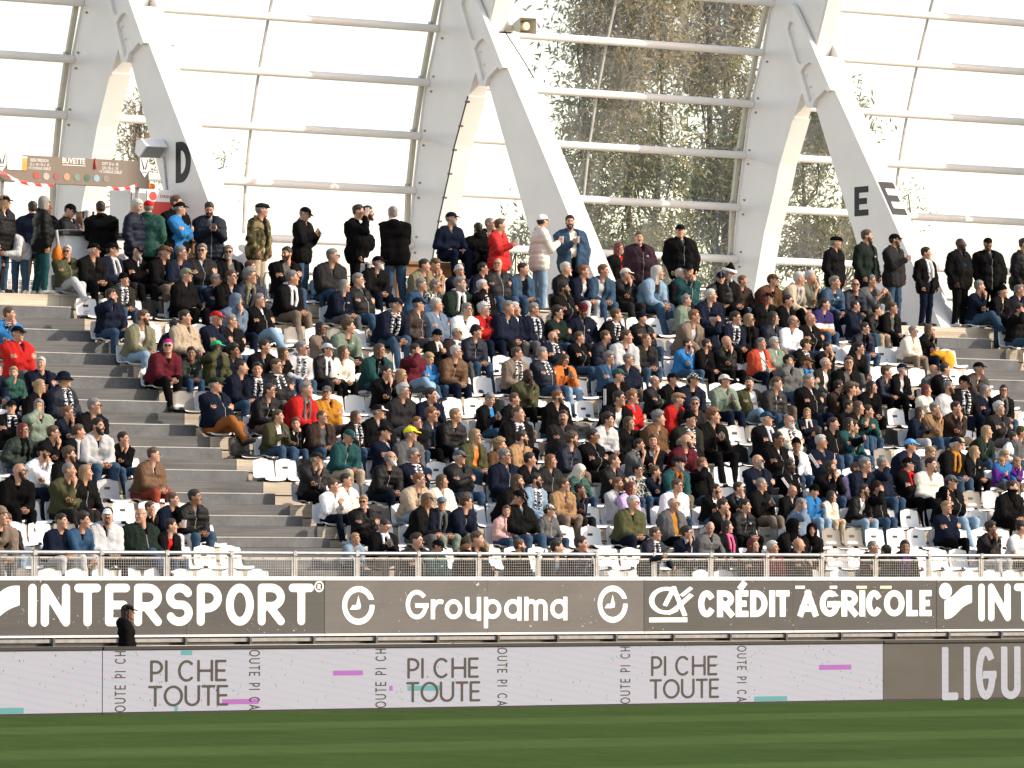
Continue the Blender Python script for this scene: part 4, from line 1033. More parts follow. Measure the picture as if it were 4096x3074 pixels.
def bounds(J, stand):
    pts = np.array([J['hip'], J['N'], J['head']] + [J[k][s] for k in ('S', 'E', 'W', 'K', 'A', 'T') for s in (-1, 1)]); return pts.min(0) - .21, pts.max(0) + .21
# ---- head, in its own space: facing -Y, centre of the skull at the origin
def skull(P, inf=0.0, hv=0.0):
    return smin(ell(P, (0, .012, .022), (.0765 + inf + hv * .006, .0965 + inf, .096 + inf)), ell(P, (0, -.028, -.045), (.060 + inf * .6 + hv * .010, .066 + inf * .6, .080 + inf * .6)), .03)
def head_sd(P, var):
    hv = {2: 1.0}.get(var, 0.0); d = skull(P, 0, hv); fem = var == 1; kid = var == 3
    d = smin(d, ell(P, (0, -.078, -.105), (.026 + hv * .01, .020, .020)), .02)
    nl = .014 if kid else .018
    d = smin(d, rc(P, (0, -.090, .014), (0, -.097 - nl, -.024), .008, .0125 if not fem else .011), .012)
    d = smin(d, rc(P, (-.034, -.082, .028), (.034, -.082, .028), .011, .011), .014)
    for s in (-1, 1):
        d = smin(d, ell(P, (.040 * s, -.070, -.020), (.020, .020, .018)), .02)
        d = -smin(-d, np.linalg.norm(P - np.array([.031 * s, -.106, .008], np.float32), axis=1) - .017, .008)
        d = np.minimum(d, np.linalg.norm(P - np.array([.031 * s, -.078, .008], np.float32), axis=1) - .0125)
        d = smin(d, ell(P, (.078 * s, .016, -.004), (.010, .020, .032)), .008)
    d = smin(d, rc(P, (-.018, -.092, -.064), (.018, -.092, -.064), .008, .008), .008)
    return smin(d, rc(P, (0, .014, -.06), (0, .045, -.21), .054 + hv * .008, .060), .03)
_head = {}
def head_mesh(var):
    if var not in _head:
        V, F = net(lambda P: head_sd(P, var), (-.115, -.15, -.215), (.115, .135, .135), .0112)
        C = V[F].mean(1); m = np.zeros(len(F), np.int32); ax = np.abs(C[:, 0])
        eye = (np.abs(ax - .031) < .012) & (np.abs(C[:, 2] - .008) < .0075) & (C[:, 1] < -.066)
        brow = (ax > .012) & (ax < .052) & (np.abs(C[:, 2] - .031) < .0065) & (C[:, 1] < -.062)
        lip = (ax < .023) & (np.abs(C[:, 2] + .065) < .0085) & (C[:, 1] < -.084)
        m[eye | brow] = 4; m[lip] = 5
        _head[var] = (V, F, m)
    return _head[var]
def hand(Wp, d, nrm, s, curl):
    "five fingers on a palm, from the wrist along d; nrm = palm side"
    d = d / np.linalg.norm(d); n = nrm - (nrm @ d) * d; n /= np.linalg.norm(n); u = np.cross(d, n) * s; mb = MB()
    def seg(a, b, w0, w1, t0, t1):
        v = [a + u * i * w0 + n * j * t0 for i, j in ((-1, -1), (1, -1), (1, 1), (-1, 1))] + [b + u * i * w1 + n * j * t1 for i, j in ((-1, -1), (1, -1), (1, 1), (-1, 1))]
        f = [(0, 1, 2, 3), (7, 6, 5, 4), (0, 4, 5, 1), (1, 5, 6, 2), (2, 6, 7, 3), (3, 7, 4, 0)]
        mb.add(v, f if s > 0 else [q[::-1] for q in f])
    seg(Wp - d * .02, Wp + d * .085, .028, .040, .021, .014)
    for i, ln in enumerate((.068, .078, .072, .056)):
        o = (-.029 + .0195 * i); b0 = Wp + d * .082 + u * o; d1 = d * cos(curl) + n * sin(curl); d2 = d * cos(curl * 2.2) + n * sin(curl * 2.2)
        b1 = b0 + d1 * ln * .55; seg(b0, b1, .0092, .0086, .0095, .0088); seg(b1, b1 + d2 * ln * .5, .0086, .0066, .0088, .006)
    t0 = Wp + d * .025 - u * .030; t1 = t0 - u * .022 + d * .035 + n * .012; seg(t0, t1, .012, .0105, .012, .0105); seg(t1, t1 + d * .034 + n * .010, .0105, .0075, .0105, .007)
    return mb
WX = 1.10
_body = {}
def body_data(pose, seed, stand, legx, fat):
    k = (pose, seed, stand, legx, fat)
    if k not in _body:
        J = joints(pose, seed, stand, legx); lo, hi = bounds(J, stand)
        fn = lambda P: np.min(np.stack(body_groups(P, J, fat)), 0)
        V, F = net(fn, lo, hi, .028)
        G = np.stack(body_groups(V[F].mean(1).astype(np.float32), J, fat)); m = np.argmin(G, 0).astype(np.int32)
        _body[k] = (J, V, F, m)
    return _body[k]
def rot_head(yaw, pitch, roll=0.0):
    return np.array(Matrix.Rotation(yaw, 3, 'Z') @ Matrix.Rotation(pitch, 3, 'X') @ Matrix.Rotation(roll, 3, 'Y'))
_person = {}
def person_mesh(pose, seed, stand, legx, fat, var, yaw, pitch, hs):
    "one closed figure: torso, limbs, hands and head"
    k = (pose, seed, stand, legx, fat, var, yaw, pitch, hs)
    if k not in _person:
        J, V, F, m = body_data(pose, seed, stand, legx, fat)
        hV, hF, hm = head_mesh(var); R = rot_head(radians(yaw), radians(pitch))
        hV2 = (hV * hs) @ R.T + J['head']
        V = V * np.array([WX, 1.05, 1], np.float32); vs_ = [V, hV2]; fs = [F.tolist(), (hF + len(V)).tolist()]; ms = [m, hm]; off = len(V) + len(hV2)
        for s in (-1, 1):
            dd = J['W'][s] - J['E'][s]; c = J['hip'] + J['up'] * .3; nrm = (c - J['W'][s]) if pose not in ('pc', 'pf', 'pb', 'pg') else (J['head'] - J['W'][s])
            if pose in ('pt', 'po', 'pd'): nrm = V3(-.3 * s, .2, -1) if not stand else V3(-s, 0, 0)
            if pose in ('pc', 'pf') and s == -1: dd = dd * .4 + V3(0, 0, .16)
            mb = hand(J['W'][s] * np.array([WX, 1.05, 1]), dd, nrm, s, .5 if pose not in ('pf',) else .15)
            vs_.append(np.array(mb.v)); fs.append([[i + off for i in q] for q in mb.f]); ms.append(np.zeros(len(mb.f), np.int32)); off += len(mb.v)
        me = mesh('person', np.concatenate(vs_), sum(fs, []), [M['skin0']] * 6, True, np.concatenate(ms))
        _person[k] = me
    return _person[k]
_jacket = {}
def jacket_mesh(pose, seed, stand, legx, style, fat, opn):
    k = (pose, seed, stand, legx, style, fat, opn)
    if k not in _jacket:
        J = joints(pose, seed, stand, legx); pts = np.array([J['hip'], J['N']] + [J[q][s] for q in ('S', 'E', 'W') for s in (-1, 1)])
        lo, hi = pts.min(0) - .19, pts.max(0) + .19; lo[2] = J['hip'][2] - (.26 if stand else .14)
        V, F = net(lambda P: jacket_sd(P, J, style, fat, opn, stand, style == 't'), lo, hi, .0248)
        _jacket[k] = mesh('jacket', V * np.array([WX, 1.05, 1], np.float32), F, [M['skin0']], True)
    return _jacket[k]
def noise3(P, f): return np.sin(P[:, 0] * f + 2 * np.sin(P[:, 1] * f * .7)) * np.sin(P[:, 1] * f * 1.1 + 1.7 * np.sin(P[:, 2] * f * .8)) * np.sin(P[:, 2] * f * .9 + 1.3)
HB = dict(y=[-.12, -.078, -.052, -.032, -.012, .018, .042, .12], s=[.090, .085, .066, .018, -.004, -.006, -.056, -.070], r=[.13, .125, .090, .020, -.004, -.006, -.056, -.070], L=[.088, .082, .055, -.26, -.27, -.27, -.27, -.27])
def hair_sd(P, kind):
    x, y, z = P[:, 0], P[:, 1], P[:, 2]; top = np.clip((z - .02) / .07, 0, 1); top = top * top * (3 - 2 * top)
    t0, t1 = {'s': (.005, .019), 'b': (.003, .006), 'r': (.005, .011), 'f': (.009, .006), 'L': (.009, .017), 'c': (.015, .036)}[kind]
    d = skull(P) - (t0 + (t1 - t0) * top) * np.clip((y + .125) / .05, .25, 1); nz = noise3(P, 75)
    zb = np.interp(y, HB['y'], HB['L' if kind == 'L' else 'r' if kind == 'r' else 's'])
    cut = zb + .006 * nz + .12 * np.maximum(0, np.abs(x) - .04) * (y < -.05) - z
    if kind == 'f': cut = np.maximum(cut, z - .050 - .30 * y + .01 * nz)
    if kind == 'L':
        ang = np.arctan2(x, y + .02); back = np.minimum(ell(P, (0, .048, -.08), (.086, .066, .14)), ell(P, (0, .062, -.16), (.080, .048, .095))) + .0035 * np.sin(ang * 17 + z * 25) + .02 * np.clip(-z - .17, 0, 1) * np.sin(ang * 9)
        d = smin(d, back, .03); cut = np.maximum(cut, -(np.maximum(np.maximum(np.abs(x) - .068, y + .020), z - .058)))
    else:
        ear = np.sqrt((np.abs(x) - .085) ** 2 + (y - .014) ** 2 + (z + .004) ** 2); d = np.maximum(d, .030 - ear)
    amp, fq = {'c': (.011, 90), 'L': (.004, 70), 's': (.005, 80)}.get(kind, (.002, 110))
    return np.maximum(d + amp * noise3(P + .3, fq) * (.3 + top), cut)
_hw = {}
def headwear(kind):
    if kind in _hw: return _hw[kind]
    h = .0115 if kind != 'hL' else .0125; lo, hi = (-.14, -.23, -.30), (.14, .17, .19)
    if kind in ('hs', 'hb', 'hr', 'hf', 'hc'): h = .0095; lo, hi = (-.125, -.14, -.11), (.125, .15, .17)
    if kind[0] == 'h' and len(kind) == 2: fn = lambda P: hair_sd(P, kind[1])
    elif kind == 'cap':
        def fn(P):
            z = P[:, 2]; d = skull(P, .014); d = np.minimum(d, ell(P, (0, .0, .055), (.088, .098, .075)))
            d = np.maximum(d, .038 - .18 * P[:, 1] - z)
            br = np.maximum(ell(P, (0, -.100, .052), (.078, .098, .05)), np.abs(z - .048 - .35 * (P[:, 1] + .10) - 3.2 * P[:, 0] ** 2 * -1) - .0075); br = np.maximum(br, P[:, 1] + .07)
            return np.minimum(d, br)
    elif kind == 'beanie':
        def fn(P):
            z = P[:, 2]; d = np.minimum(skull(P, .017), ell(P, (0, .012, .075), (.085, .098, .085))); d = np.maximum(d, .030 - .30 * P[:, 1] - z)
            cuff = np.maximum(skull(P, .025), np.abs(z - .048 + .30 * P[:, 1]) - .022); return np.minimum(d, cuff) + .002 * np.sin(np.arctan2(P[:, 0], P[:, 1]) * 40)
    elif kind == 'flatcap':
        def fn(P):
            d = np.maximum(ell(P, (0, -.010, .078), (.093, .125, .045)), .045 - .25 * P[:, 1] * 0 - P[:, 2]); br = np.maximum(ell(P, (0, -.10, .048), (.07, .06, .016)), -P[:, 1] * 0 - 1)
            return np.minimum(smin(d, np.maximum(skull(P, .012), .045 - P[:, 2]), .02), br)
    elif kind == 'bucket':
        def fn(P):
            d = np.maximum(np.minimum(skull(P, .016), ell(P, (0, .01, .07), (.085, .10, .06))), .03 - P[:, 2]); r = np.sqrt(P[:, 0] ** 2 + (P[:, 1] - .005) ** 2)
            br = np.maximum(np.abs(P[:, 2] - .030 + (r - .10) * .75) - .009, np.maximum(r - .155, .075 - r)); return np.minimum(d, br)
    elif kind == 'hood':
        def fn(P):
            d = smin(skull(P, .030), rc(P, (0, .03, -.08), (0, .055, -.20), .10, .125), .05); face = np.maximum(np.maximum(ell(P, (0, -.12, -.015), (.062, .12, .098)), P[:, 1] + .028), -9)
            return np.maximum(d, -face) + .003 * noise3(P, 60)
    elif kind == 'scarfhead':
        def fn(P):
            z = P[:, 2]; d = np.maximum(skull(P, .017), .045 - .45 * P[:, 1] - z); tail = rc(P, (0, .08, -.02), (0, .09, -.10), .045, .03); return smin(d, tail, .03) + .002 * np.sin(P[:, 2] * 140 + P[:, 0] * 60)
    elif kind == 'santa':
        def fn(P):
            z = P[:, 2]; d = np.maximum(skull(P, .018), .04 - z); d = smin(d, rc(P, (0, .02, .10), (.03, .05, .17), .075, .03), .03); return d
    elif kind == 'santatrim':
        fn = lambda P: np.maximum(skull(P, .045), np.abs(P[:, 2] - .055 + .15 * P[:, 1]) - .026)
    elif kind == 'beard':
        def fn(P):
            d = smin(skull(P, .007), ell(P, (0, -.082, -.110), (.034, .026, .030)), .02); x = np.abs(P[:, 0])
            reg = np.maximum(np.maximum(P[:, 2] + .022 + .9 * np.maximum(0, x - .045) * 0 - .55 * np.maximum(0, x - .035), P[:, 1] + .005), -.16 - P[:, 2])
            mouth = np.maximum(np.maximum(x - .019, np.abs(P[:, 2] + .066) - .008), P[:, 1] + .06); return np.maximum(np.maximum(d, reg), -mouth) + .002 * noise3(P, 120)
    elif kind == 'longbeard':
        def fn(P):
            b = headwear_fn('beard'); return smin(b(P), rc(P, (0, -.085, -.115), (0, -.085, -.195), .036, .018), .02) + .003 * noise3(P, 100)
    elif kind == 'moustache': fn = lambda P: rc(P, (-.024, -.099, -.052), (.024, -.099, -.052), .009, .009); h = .009
    elif kind == 'gaiter': fn = lambda P: np.maximum(np.minimum(skull(P, .012), rc(P, (0, .01, -.10), (0, .035, -.20), .078, .088)), P[:, 2] + .028)
    _hwf[kind] = fn
    V, F = net(fn, lo, hi, h); _hw[kind] = mesh({'h': 'hair'}.get(kind[0] if len(kind) == 2 else '', kind), V, F, [M['skin0']], True); return _hw[kind]
_hwf = {}
def headwear_fn(k):
    if k not in _hwf: headwear(k)
    return _hwf[k]
def glasses_mesh(dark):
    k = 'sun' if dark else 'gl'
    if k not in _hw:
        mb = MB()
        for s in (-1, 1):
            x0, x1 = s * .031 - .024, s * .031 + .024
            if dark: mb.box(x0, x1, -.112, -.106, -.010, .024)
            else:
                for q in ((x0, x1, -.112, -.106, .022, .0265), (x0, x1, -.112, -.106, -.013, -.0085), (x0, x0 + .005, -.112, -.106, -.0083, .0218), (x1 - .005, x1, -.112, -.106, -.0083, .0218)): mb.box(*q)
            mb.box(s * .058 - .002, s * .058 + .002, -.105, -.09, .012, .02); mb.add([(s * .058, -.09, .012), (s * .083, .02, .012), (s * .083, .02, .018), (s * .058, -.09, .018)], [(0, 1, 2, 3)])
        mb.box(-.007, .007, -.112, -.107, .010, .015); _hw[k] = mesh('glasses', mb.v, mb.f, [M['black']])
    return _hw[k]
_scarf = {}
def scarf_mesh(pose, seed, stand, legx, fat):
    k = (pose, seed, stand, legx, fat)
    if k not in _scarf:
        J = joints(pose, seed, stand, legx); N, up, fw = J['N'], J['up'], J['fwd']
        def fn(P):
            C = (N + V3(0, .012, .025)).astype(np.float32); q = P - C; ax = np.array([0, -.4, .917], np.float32); hz = q @ ax; rad = np.sqrt(np.maximum((q * q).sum(1) - hz * hz, 0))
            d = np.sqrt((rad - .082) ** 2 + (hz * .62) ** 2) - .027
            for s in (-1, 1):
                a = N + fw * .085 + V3(.055 * s, 0, .0); b = N + fw * (.145 + .03 * fat) - up * .17 + V3(.065 * s, 0, 0); c = N + fw * (.15 + .05 * fat) - up * (.30 + .05 * s) + V3(.055 * s, 0, 0)
                d = smin(d, np.minimum(rc(P, a, b, .030, .030), rc(P, b, c, .030, .032)), .02)
            return d + .003 * noise3(P, 70)
        V, F = net(fn, N - .45, N + .2, .021); _scarf[k] = mesh('scarf', V * np.array([WX, 1.05, 1], np.float32), F, [M['skin0']], True)
    return _scarf[k]

# ---------------------------------------------------------------- cloth, skin and hair colours
CL = dict(blk=(.0055, .0052, .0054), nav=(.0075, .0105, .021), gry=(.095, .095, .095), lgy=(.42, .42, .43), chr=(.020, .019, .019), olv=(.060, .060, .028), olk=(.022, .021, .016), khk=(.16, .15, .095), red=(.38, .016, .015), wht=(.74, .73, .73),
    tan=(.27, .165, .085), brn=(.095, .050, .026), dbr=(.034, .022, .018), blu=(.03, .16, .38), dbl=(.028, .062, .115), lbl=(.20, .29, .38), slt=(.12, .16, .22), grn=(.028, .075, .060), dgr=(.013, .021, .016), lgn=(.035, .40, .14), tel=(.016, .058, .060),
    sag=(.16, .20, .155), pur=(.085, .020, .17), ppl=(.040, .032, .10), plm=(.040, .022, .030), mar=(.075, .011, .017), bei=(.40, .32, .23), crm=(.68, .61, .51), org=(.66, .17, .04), mus=(.38, .17, .025), cor=(.48, .075, .035), pnk=(.56, .34, .32), hpk=(.72, .12, .27),
    lil=(.50, .36, .58), yel=(.80, .70, .03), den=(.030, .055, .092), ldn=(.17, .25, .33), cam=(.06, .05, .03), pat=(.1, .1, .09), tau=(.17, .13, .10), olg=(.12, .13, .095), rus=(.25, .09, .025), mrn=(.21, .045, .028), bwt=(.55, .55, .55), lbu=(.12, .32, .60), mag=(.38, .015, .19), blue=(.05, .1, .3))
CW = dict(blk='black', nav='navy', gry='grey', lgy='light grey', chr='charcoal', olv='olive', olk='dark olive', khk='khaki', red='red', wht='white', tan='tan', brn='brown', dbr='dark brown', blu='bright blue', dbl='mid blue', lbl='pale blue', slt='slate blue', grn='green',
    dgr='dark green', lgn='bright green', tel='teal', sag='sage green', pur='purple', ppl='navy and white', plm='plum', mar='maroon', bei='beige', crm='cream', org='orange', mus='mustard', cor='coral', pnk='pale pink', hpk='pink', lil='lilac', yel='yellow', den='denim', ldn='light denim',
    cam='camouflage', pat='patterned', tau='taupe', olg='grey green', rus='rust', mrn='rusty red', bwt='black and white', lbu='sky blue', mag='magenta')
def m_cloth(code, style):
    key = 'cloth_%s_%s' % (code, style)
    if key in M: return M[key]
    c = CL[code] + (1,); b = NB(key); co = b.coord('Object'); oi = b.new('ShaderNodeObjectInfo'); n = b.noise(co, 9, 4)
    k = b.math('ADD', b.math('MULTIPLY', oi.outputs['Random'], .5), b.math('MULTIPLY', n, .35))
    col = b.mixc(k, tuple(x * 1.22 for x in c[:3]) + (1,), tuple(x * .70 for x in c[:3]) + (1,))
    if code == 'cam':
        n2 = b.noise(co, 7, 2); col = b.ramp(n2, [(.40, (.018, .016, .012, 1)), (.43, (.075, .058, .028, 1)), (.53, (.045, .050, .020, 1)), (.58, (.20, .15, .08, 1))]); 
    if code == 'pat':
        n2 = b.noise(co, 26, 2); col = b.ramp(n2, [(.46, (.012, .012, .012, 1)), (.5, (.25, .26, .22, 1)), (.6, (.5, .5, .48, 1))])
    if code in ('den', 'ldn'): col = b.mixc(b.math('MULTIPLY', b.noise(co, 5, 3), .7), col, tuple(min(1, x * 1.6) for x in c[:3]) + (1,))
    if code == 'bwt':
        sp = b.new('ShaderNodeSeparateXYZ'); b.l(co, sp.inputs[0]); col = b.ramp(b.math('ADD', b.math('MULTIPLY', sp.outputs[1], 6), .8), [(.35, (.7, .7, .69, 1)), (.4, (.012, .012, .012, 1))])
    if code == 'ppl':
        sp = b.new('ShaderNodeSeparateXYZ'); b.l(co, sp.inputs[0]); col = b.ramp(sp.outputs[2], [(.25, (.55, .16, .02, 1)), (.27, (.7, .69, .68, 1)), (.36, (.7, .69, .68, 1)), (.38, (.030, .024, .09, 1))])
    if style in 'jp' and code not in ('cam', 'pat', 'ppl', 'bwt', 'den', 'ldn'):
        sp = b.new('ShaderNodeSeparateXYZ'); b.l(co, sp.inputs[0]); ax = b.math('ABSOLUTE', sp.outputs[0]); fr = b.math('LESS_THAN', sp.outputs[1], -.06)
        zipl = b.math('MULTIPLY', b.math('LESS_THAN', ax, .007), fr); has = b.math('GREATER_THAN', oi.outputs['Random'], .35)
        col = b.mixc(b.math('MULTIPLY', b.math('MULTIPLY', zipl, has), .6), col, (.30, .30, .31, 1) if sum(c[:3]) < .5 else (.05, .05, .05, 1))
        zz = b.math('ADD', b.math('LESS_THAN', b.math('ABSOLUTE', b.math('SUBTRACT', sp.outputs[2], .445)), .016), b.math('LESS_THAN', b.math('ABSOLUTE', b.math('SUBTRACT', sp.outputs[2], 1.265)), .016))
        bad = b.math('MULTIPLY', b.math('MULTIPLY', zz, b.math('LESS_THAN', b.math('ABSOLUTE', b.math('SUBTRACT', sp.outputs[0], .095)), .026)), b.math('MULTIPLY', fr, b.math('GREATER_THAN', oi.outputs['Random'], .82)))
        col = b.mixc(b.math('MULTIPLY', bad, .5), col, (.6, .6, .6, 1) if sum(c[:3]) < .9 else (.05, .05, .08, 1))
    b.base(col)
    if style == 'p': b.rough(.50, .10)
    elif style == 'j': b.rough(.75, .035)
    else: b.rough(.95, .02)
    w = b.noise(b.coord('Object', (1, 1, .7)), 17, 5, .62); b.bump(w, .8 if style in 'jp' else .5, .03)
    M[key] = b.m; return b.m
def m_skin(i, c):
    b = NB('skin%d' % i); oi = b.new('ShaderNodeObjectInfo'); n = b.noise(b.coord('Object'), 16, 3)
    k = b.math('ADD', b.math('MULTIPLY', oi.outputs['Random'], .55), b.math('MULTIPLY', n, .4))
    b.base(b.mixc(k, tuple(min(1, x * 1.12) for x in c) + (1,), (c[0] * .80, c[1] * .68, c[2] * .62, 1))); b.rough(.52, .35); M['skin%d' % i] = b.m
for i, c in enumerate([(.47, .265, .18), (.25, .13, .075), (.050, .026, .018)]): m_skin(i, c)
HC = dict(hb=(.012, .010, .009), hd=(.026, .017, .012), hm=(.075, .044, .024), hg=(.17, .158, .145), hw=(.40, .385, .36), hy=(.26, .17, .085), hr=(.16, .070, .030), hR=(.11, .022, .014))
BC = dict(blk=(.014, .011, .010), brn=(.055, .032, .018), grey=(.26, .25, .235), wht=(.62, .60, .57), ging=(.25, .09, .03))
def m_hair(key, c):
    k = 'hair_' + key
    if k not in M:
        b = NB(k); n = b.noise(b.coord('Object', (1, 1, .35)), 85, 3, .7); oi = b.new('ShaderNodeObjectInfo')
        kk = b.math('ADD', b.math('MULTIPLY', n, .8), b.math('MULTIPLY', oi.outputs['Random'], .3))
        b.base(b.mixc(kk, tuple(x * .55 for x in c) + (1,), tuple(min(1, x * 1.35) for x in c) + (1,))); b.rough(.55, .35); b.bump(n, .6, .006); M[k] = b.m
    return M[k]
M['eye'] = m_plain('eye_and_brow', (.030, .020, .015, 1), .4, .4, .2)
M['lips'] = m_plain('lips', (.36, .135, .105, 1), .5, .3, .1)
M['shoe_dark'] = m_plain('shoe_dark', (.02, .02, .02, 1), .5, .4, .3); M['shoe_pale'] = m_plain('shoe_pale', (.5, .48, .45, 1), .6, .3, .2)
def m_scarf_bw():
    b = NB('scarf_black_white'); w = b.new('ShaderNodeTexWave', bands_direction='Z'); w.inputs['Scale'].default_value = 5.5; w.inputs['Distortion'].default_value = 7.0; w.inputs['Detail'].default_value = 2.0; w.inputs['Detail Scale'].default_value = 3.0
    b.l(b.coord('Object'), w.inputs[0]); b.base(b.ramp(w.outputs['Fac'], [(.47, (.014, .014, .015, 1)), (.53, (.66, .65, .66, 1))])); b.rough(.9, .2); b.bump(b.noise(b.coord('Object'), 60, 2), .4, .006); return b.m
M['scarf_bw'] = m_scarf_bw()

# ---------------------------------------------------------------- seats
def seat_shell():
    prof = [(.395, .405, .150), (.392, .385, .195), (.385, .34, .212), (.375, .26, .218), (.362, .17, .220), (.345, .10, .222), (.30, .058, .224), (.22, .045, .224), (.12, .048, .222), (.03, .052, .220), (-.035, .048, .214), (-.055, .022, .205)]
    n = 11; V = []; F = []; k = len(prof)
    for side in (0, 1):
        for i, (y, z, w) in enumerate(prof):
            for j in range(n):
                t = -1 + 2 * j / (n - 1); e = abs(t) ** 3
                dy, dz = (-.03 * e, 0) if z > .09 else (0, .022 * e)
                top = -.028 * t * t if i == 0 else (-.010 * t * t if i == 1 else 0)
                V.append((w * t, y + dy + side * (.012 if z > .07 else 0), z + dz + top - side * (.012 if z <= .09 else 0)))
        for i in range(k - 1):
            for j in range(n - 1):
                q = [side * k * n + i * n + j, side * k * n + i * n + j + 1, side * k * n + (i + 1) * n + j + 1, side * k * n + (i + 1) * n + j]; F.append(q[::-1] if side == 0 else q)
    m = k * n; B = [i * n for i in range(k)]; R_ = [i * n + n - 1 for i in range(k)]; T_ = list(range(n)); D_ = list(range((k - 1) * n, k * n))
    for a in (B, R_[::-1], T_[::-1], D_):
        for p, q in zip(a[:-1], a[1:]): F.append([p, q, q + m, p + m][::-1])
    return V, F
SV, SF = seat_shell(); SEAT = mesh('seat_shell', SV, SF, [M['seat_white']], True)
if hasattr(SEAT, 'set_sharp_from_angle'): SEAT.set_sharp_from_angle(angle=radians(50))
mb = MB().box(-.16, .16, .10, .30, -.004, .034); SBASE = mesh('seat_bracket', mb.v, mb.f, [M['dark_metal']])
mb = MB().box(-.055, .055, .3660, .3700, .228, .272); STICK = mesh('number_sticker', mb.v, mb.f, [M['sticker']])

